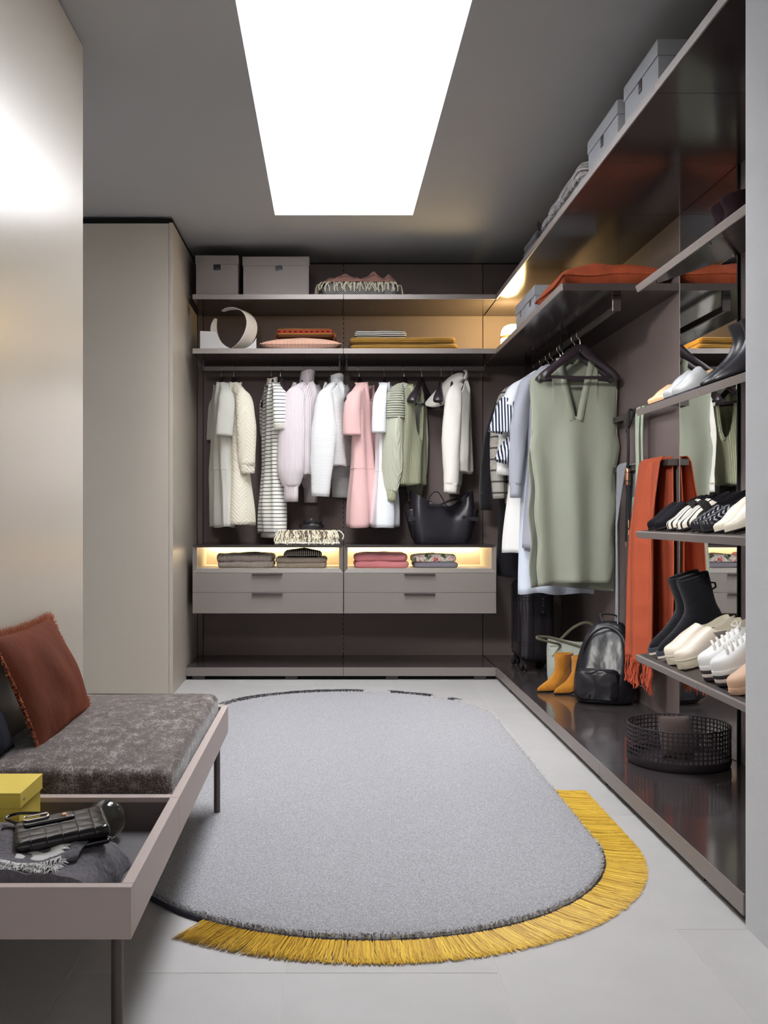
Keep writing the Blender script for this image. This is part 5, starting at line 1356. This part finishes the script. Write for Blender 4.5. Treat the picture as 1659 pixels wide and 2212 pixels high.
m_cord = plain('black_cord', (30, 28, 32), .55, 0, .4, .1)
MB().tube(spline([(.012, .0, .02), (.0, .0, .038), (-.016, .0, .03), (-.018, .004, -.03), (-.016, .02, -.075), (-.014, .045, -.07), (-.012, .02, -.055), (-.014, -.06, .0), (-.004, -.085, .036), (.012, -.08, .02)], 7), .0065, 8).build('loop', m_cord, cb)
MB().tube(spline([(-.018, .01, -.06), (-.018, .004, -.16), (-.018, .014, -.28)], 8), .0075, 8).build('cord', m_cord, cb)
for dx in (-.008, .008):
    MB().tube(spline([(-.018, .014 + dx, -.30), (-.018, .016 + dx * 1.2, -.42), (-.018, .02 + dx * 1.6, -.52), (-.018, .02 + dx * 3.2, -.62 - 4 * dx)], 8), .006, 8).build('cord_tail', m_cord, cb)
    MB().tube([(-.019, .02 + dx * 3.0, -.57 - 4 * dx), (-.019, .02 + dx * 3.25, -.645 - 4 * dx)], .0042, 8).build('metal_tip', m_gold, cb)
MB().lathe([(.012, 0), (.0135, .002), (.0135, .018), (.010, .019), (.010, .024), (.0155, .025), (.0155, .062), (.010, .063), (.010, .068), (.0135, .069), (.0135, .086), (.012, .088)], 16, cap0=True, cap1=True).build('slider', m_gold, cb, loc=(-.018, .014, -.355))
# ------------------------------------------------------------------ shoes on the tilted shelves
def on_shelf(z, y, L, toe=.03, yaw=0.):
    """frame with x towards the toe (down the slope), z out of the shelf; origin at the heel"""
    c, s_ = cos(TI), sin(TI); t = toe + L
    p = Vector((XS + t * c, y, z + t * s_)) + Vector((-s_, 0, c)) * -.0035
    m = Matrix(((-c, 0, -s_), (0, -1, 0), (-s_, 0, c))).to_4x4()
    return Matrix.Translation(p) @ m @ Matrix.Rotation(R(yaw), 4, 'Z')
WT = {'round': [(0, .55), (.03, .78), (.10, .84), (.30, .80), (.45, .78), (.62, .95), (.74, 1.0), (.86, .90), (.94, .68), (.98, .42), (1, .12)],
      'almond': [(0, .5), (.03, .74), (.10, .82), (.30, .74), (.45, .74), (.62, .95), (.72, .98), (.84, .78), (.93, .50), (.98, .26), (1, .07)],
      'point': [(0, .5), (.03, .72), (.10, .78), (.30, .68), (.45, .70), (.60, .94), (.68, .97), (.80, .72), (.90, .42), (.97, .16), (1, .03)]}
def shoe(label, group, z, y, mat, L=.25, w=.043, toe_shape='round', sole=.006, thr=.5, vamp=.062, rim=.05, toe_h=.03, heel_rim=.058, lining=None, solemat=None, toe=.03, yaw=0., sole_layers=None, name='shoe', cat='shoe', back=None, cap_h=.6):
    t = thing(name, label, cat, mtx=on_shelf(z, y, L, toe, yaw), group=group)
    st = sorted(set([0, .015, .04, .08, .15, .22, .3, .38, thr - .07, thr - .025, thr, thr + .02, thr + .06, .62, .70, .78, .85, .90, .94, .97, .99, 1.0]))
    cl = [(1, 0), (1.03, .25), (1.0, .50), (.87, .75), (.63, .92), (.32, .985), (0, 1)]
    op = [(1, 0), (1.03, .35), (.97, .82), (.91, 1.0), (.84, .97), (.78, .5), (0, .10)]
    rings = []
    for f in st:
        ww = w * interp(WT[toe_shape], f)
        hv = interp([(thr, vamp), (min(.8, thr + .18), vamp * .80), (.9, toe_h), (.97, toe_h * .85), (1, toe_h * cap_h)], f)
        hr = interp([(0, heel_rim), (.12, heel_rim * .97), (.3, rim * .92), (thr - .02, rim)], f)
        if f < .02: hr *= .98
        b = 0 if f <= thr - .02 else (1 if f >= thr + .015 else .5)
        half = []
        for (a, c_), (a2, c2) in zip(op, cl):
            half.append((lerp(a * ww, a2 * ww, b), lerp(c_ * hr, c2 * hv, b)))
        xx = f * L
        ring = [Vector((xx - (.006 * (q[1] / .06) if f < .02 else 0), q[0], sole + q[1])) for q in half] + [Vector((xx, -q[0], sole + q[1])) for q in reversed(half[:-1])]
        rings.append(ring)
    n = 13; up, ln, bk_ = MB(), MB(), MB()
    vs = [p for r in rings for p in r]; uf, lf, bf = [], [], []
    for i in range(len(rings) - 1):
        for j in range(n - 1):
            q = (i * n + j, i * n + j + 1, (i + 1) * n + j + 1, (i + 1) * n + j)
            if 4 <= j <= 7 and st[i + 1] <= thr + .001: lf.append(q)
            elif back is not None and st[i + 1] <= thr - .02: bf.append(q)
            else: uf.append(q)
    e0 = tuple(range(n)); e1 = tuple(range((len(rings) - 1) * n, len(rings) * n))
    def trim(fs):
        idx = sorted(set(k for q in fs for k in q)); mp = {k: i for i, k in enumerate(idx)}
        return MB().add([vs[k] for k in idx], [tuple(mp[k] for k in q) for q in fs])
    trim(uf + [e1] + ([] if back is not None else [e0])).build('upper', mat, t, sub=1)
    if lf: trim(lf).build('lining', lining or m_blackmat, t)
    if back is not None: trim(bf + [e0]).build('back_quarter', back, t, sub=1)
    lays = sole_layers or [(0, sole, solemat or m_blackmat, 1.03)]
    for (za, zb_, sm, k) in lays:
        ol = []
        for f in [i / 40 for i in range(41)]: ol.append((f * L * 1.005, w * interp(WT[toe_shape], f)))
        out_ = [Vector((x, yy * k, 0)) for x, yy in ol] + [Vector((x, -yy * k, 0)) for x, yy in reversed(ol)]
        c0 = Vector((L / 2, 0, 0))
        MB().loft([[c0 + (p - c0) * sc2 + Vector((0, 0, zz)) for p in out_] for zz, sc2 in ((za, .985), (za + min(.002, (zb_ - za) / 3), 1.0), (zb_ - min(.002, (zb_ - za) / 3), 1.0), (zb_, .985))]).build('sole', sm, t)
    t['L'] = L
    del t['L']
    return t
m_vel = velvet('black_velvet', (15, 13, 20), 1.4, .15)
m_lin = plain('tan_lining', (188, 160, 124), .7)
m_linw = plain('pale_lining', (214, 208, 188), .7)
m_bur = velvet('burgundy_velvet', (30, 14, 20), 1.4, .15)
z1, z2, z3, z4 = ZS
# top shelf
for y, l_ in ((3.70, 'dark burgundy velvet boot on the top shoe shelf, farther of its pair'), (3.60, 'dark burgundy velvet boot on the top shoe shelf, nearer of its pair')):
    boot('velvet_boot', l_, on_shelf(z1, y, .20, .13, 0), 'burgundy velvet boots', m_bur, L=.20, shaft=.105, hw=.034, top_w=(.10, .036), heel=.05, ankle=.06)
# second shelf
m_beige = plain('beige_patent', (226, 186, 140), .28, 0, .5, .04)
m_silver = plain('silver_suede', (176, 178, 180), .55, .3, .4, .12, 18, .25, 300)
for y, l_ in ((3.955, 'beige patent flat at the far end of the second shoe shelf'), (3.875, 'beige patent flat beside the silver mules')):
    shoe(l_, 'beige patent flats', z2, y, m_beige, .24, .037, 'point', .007, .56, .050, .040, .022, .05, m_lin, m_blackmat)
for y, l_ in ((3.765, 'silver grey mule beside the beige flats'), (3.665, 'silver grey mule in front of the black leather boots')):
    shoe(l_, 'silver mules', z2, y, m_silver, .25, .043, 'almond', .010, .50, .072, .035, .030, .02, m_blackmat, plain('navy_sole', (40, 40, 56), .6) if y > 3.7 else bpy.data.materials['navy_sole'])
for y, l_ in ((3.375, 'black leather boot on the second shoe shelf, farther of its pair'), (3.275, 'black leather boot cut off by the white wall')):
    boot('leather_boot', l_, on_shelf(z2, y, .27, .03, 0), 'black leather boots', m_black, L=.28, shaft=.15, hw=.04, top_w=(.125, .046), heel=.02, toe=.75, ankle=.08)
# third shelf
for y, l_ in ((3.955, 'black velvet loafer at the far end of the third shoe shelf'), (3.87, 'black velvet loafer beside the striped loafers')):
    shoe(l_, 'black velvet loafers', z3, y, m_vel, .25, .040, 'almond', .008, .46, .070, .05, .030, .055)
n = NT('stripe_leather', .6, 0, .4); x = n.xyz()
a_ = n.math('ADD', x[1], n.math('MULTIPLY', n.math('SINE', n.math('MULTIPLY', x[0], 22.)), .006))
n.col(n.mix(n.math('LESS_THAN', n.math('FRACT', n.math('MULTIPLY', a_, 92.)), .36), lin((228, 220, 206)), lin((22, 20, 22)))); m_strl = n.m
m_braid = herring('black_braid', (20, 18, 20), (52, 48, 50), .006, .008, 1.0, 1, 0)
for y, l_ in ((3.725, 'cream and black striped loafer, farther of its pair'), (3.625, 'cream and black striped loafer, nearer of its pair')):
    t = shoe(l_, 'striped loafers', z3, y, m_strl, .265, .043, 'almond', .008, .44, .074, .05, .032, .06, m_blackmat, back=m_vel)
    ring = []
    for k in range(15):
        a = R(-6 + 192 * k / 14); ring.append((.150 + .004 * sin(a), .0455 * cos(a), .008 + .068 * max(0, sin(a)) ** .75))
    MB().tube(ring, (.017, .004), 8, (1, 0, 0)).build('braided_strap', m_braid, t)
n = NT('woven_leather', .3, 0, .5); x = n.xyz(); n.col(lin((28, 26, 34)))
zg = n.math('ADD', x[0], n.math('PINGPONG', x[1], .016))
n.bump(n.math('POWER', n.math('PINGPONG', zg, .009), .5), 1.0, .03); m_woven = n.m
for y, l_ in ((3.475, 'black quilted leather flat, farther of its pair'), (3.385, 'black quilted leather flat beside the white pumps')):
    shoe(l_, 'black quilted flats', z3, y, m_woven, .25, .042, 'round', .008, .52, .058, .045, .034, .052)
m_whitel = plain('ivory_leather', (236, 228, 212), .34, 0, .5, .03, 9, .1, 300)
for y, l_ in ((3.275, 'ivory leather pointed pump, farther of its pair'), (3.19, 'ivory leather pointed pump cut off by the white wall')):
    shoe(l_, 'ivory pumps', z3, y, m_whitel, .26, .043, 'point', .006, .46, .078, .05, .028, .055, m_lin)
# bottom shelf
m_sock = ribbed('black_sock_knit', (24, 24, 30), .005, 2, .0015, .5, .2, .7)
m_solew = plain('white_rubber', (232, 222, 214), .6)
m_soled = plain('slate_rubber', (60, 64, 76), .55)
for y, l_ in ((3.935, 'black knit sock boot at the far end of the bottom shoe shelf'), (3.835, 'black knit sock boot beside the cream slip-on shoes')):
    t = boot('sock_boot', l_, on_shelf(z4, y, .285, .03, 0) @ Matrix.Translation((0, 0, .022)), 'black sock boots', m_sock, L=.28, shaft=.235, hw=.044, top_w=(.125, .048), heel=.006, toe=.8, solemat=m_soled, ankle=.11)
    for (za, zb_, sm, k) in ((-.022, -.006, m_solew, 1.0), (-.006, .012, m_soled, 1.04)):
        o_ = egg(-.004, .286, .045 * k, 48, 0, .82)
        MB().loft([[Vector((p.x, p.y * q, zz + (.008 if p.x > .25 and za < -.01 else 0))) for p in o_] for zz, q in ((za, .96), (za + .003, 1), (zb_ - .003, 1), (zb_, .97))]).build('sole', sm, t)
    o_ = MB().tube([(.016, 0, .165), (-.008, 0, .170), (-.010, 0, .186), (.012, 0, .195)], (.008, .003), 8, (0, 1, 0)).build('pull_loop', m_sock, t)
m_cream_l = plain('cream_leather', (226, 214, 198), .36, 0, .5, .03, 9, .1, 300)
m_creams = plain('cream_rubber', (206, 196, 174), .7, 0, .3, .05, 60, .3, 260)
m_gore = ribbed('grey_elastic', (150, 140, 134), .003, 2, .001, .5)
for y, l_ in ((3.725, 'cream leather slip-on shoe with thick sole, farther of its pair'), (3.615, 'cream leather slip-on shoe with thick sole, nearer of its pair')):
    t = shoe(l_, 'cream slip-ons', z4, y, m_cream_l, .275, .049, 'round', .034, .43, .082, .060, .036, .068, m_linw, sole_layers=[(0, .028, m_creams, 1.05), (.0285, .036, m_creams, 1.09)])
    for sd in (1, -1):
        mb = MB(); mb.grid(lambda u, v, sd=sd: Vector((.086 + .045 * u - .016 * (1 - v) , sd * (.0372 + .004 * u + .0022 + .003 * sin(pi * v)), .052 + .034 * v + .008 * u)), 8, 8)
        mb.build('elastic_gore', m_gore, t, solid=.002)
m_wsn = plain('white_sneaker', (240, 240, 238), .45, 0, .4, .02, 9, .1, 300)
m_dks = plain('dark_sole', (52, 42, 44), .6)
m_lace = plain('white_lace', (238, 234, 226), .85)
for y, l_ in ((3.365, 'white lace-up platform sneaker with dark striped sole, farther of its pair'), (3.255, 'white lace-up platform sneaker with dark striped sole, nearer of its pair')):
    t = shoe(l_, 'white platform sneakers', z4, y, m_wsn, .28, .049, 'round', .050, .36, .088, .062, .042, .07, m_linw, name='sneaker', cat='sneaker',
             sole_layers=[(0, .012, m_dks, 1.02), (.0122, .024, m_solew, 1.03), (.0242, .036, m_dks, 1.05), (.0362, .052, m_wsn, 1.08)])
    for k in range(6):
        xk = .118 + .019 * k; zk = .050 + interp([(0, .088), (.095, .076), (.16, .052)], xk - .10) + .003
        MB().tube(spline([(xk - .006, -.030, zk - .030), (xk - .002, -.020, zk - .014), (xk + .003, 0, zk - .006), (xk + .008, .020, zk - .014), (xk + .012, .030, zk - .030)], 5), (.0042, .002), 8, (1, 0, 0)).build('lace', m_lace, t)
    zk = .050 + .083
    for sd in (1, -1): MB().tube(spline([(.118, 0, zk), (.11, sd * .02, zk + .016), (.125, sd * .034, zk + .006), (.122, sd * .012, zk + .002), (.118, 0, zk)], 5), .0026, 8).build('lace_bow', m_lace, t)
m_nude = plain('nude_rubber', (222, 184, 154), .6, 0, .35, .03)
for y, l_ in ((3.12, 'nude pink ribbed-toe sneaker, only its toe showing beside the white wall'),):
    t = shoe(l_, None, z4, y, m_nude, .27, .048, 'round', .022, .40, .075, .055, .036, .06, m_lin, m_nude, name='sneaker', cat='sneaker', toe=.02)
    del_ = [k for k in ('group',) if k in t]
    for k in range(5): MB().tube([(.262 - .004 * k, -.02, .012 + .006 * k), (.274 - .004 * k, 0, .012 + .006 * k), (.262 - .004 * k, .02, .012 + .006 * k)], .002, 6).build('toe_rib', m_nude, t)
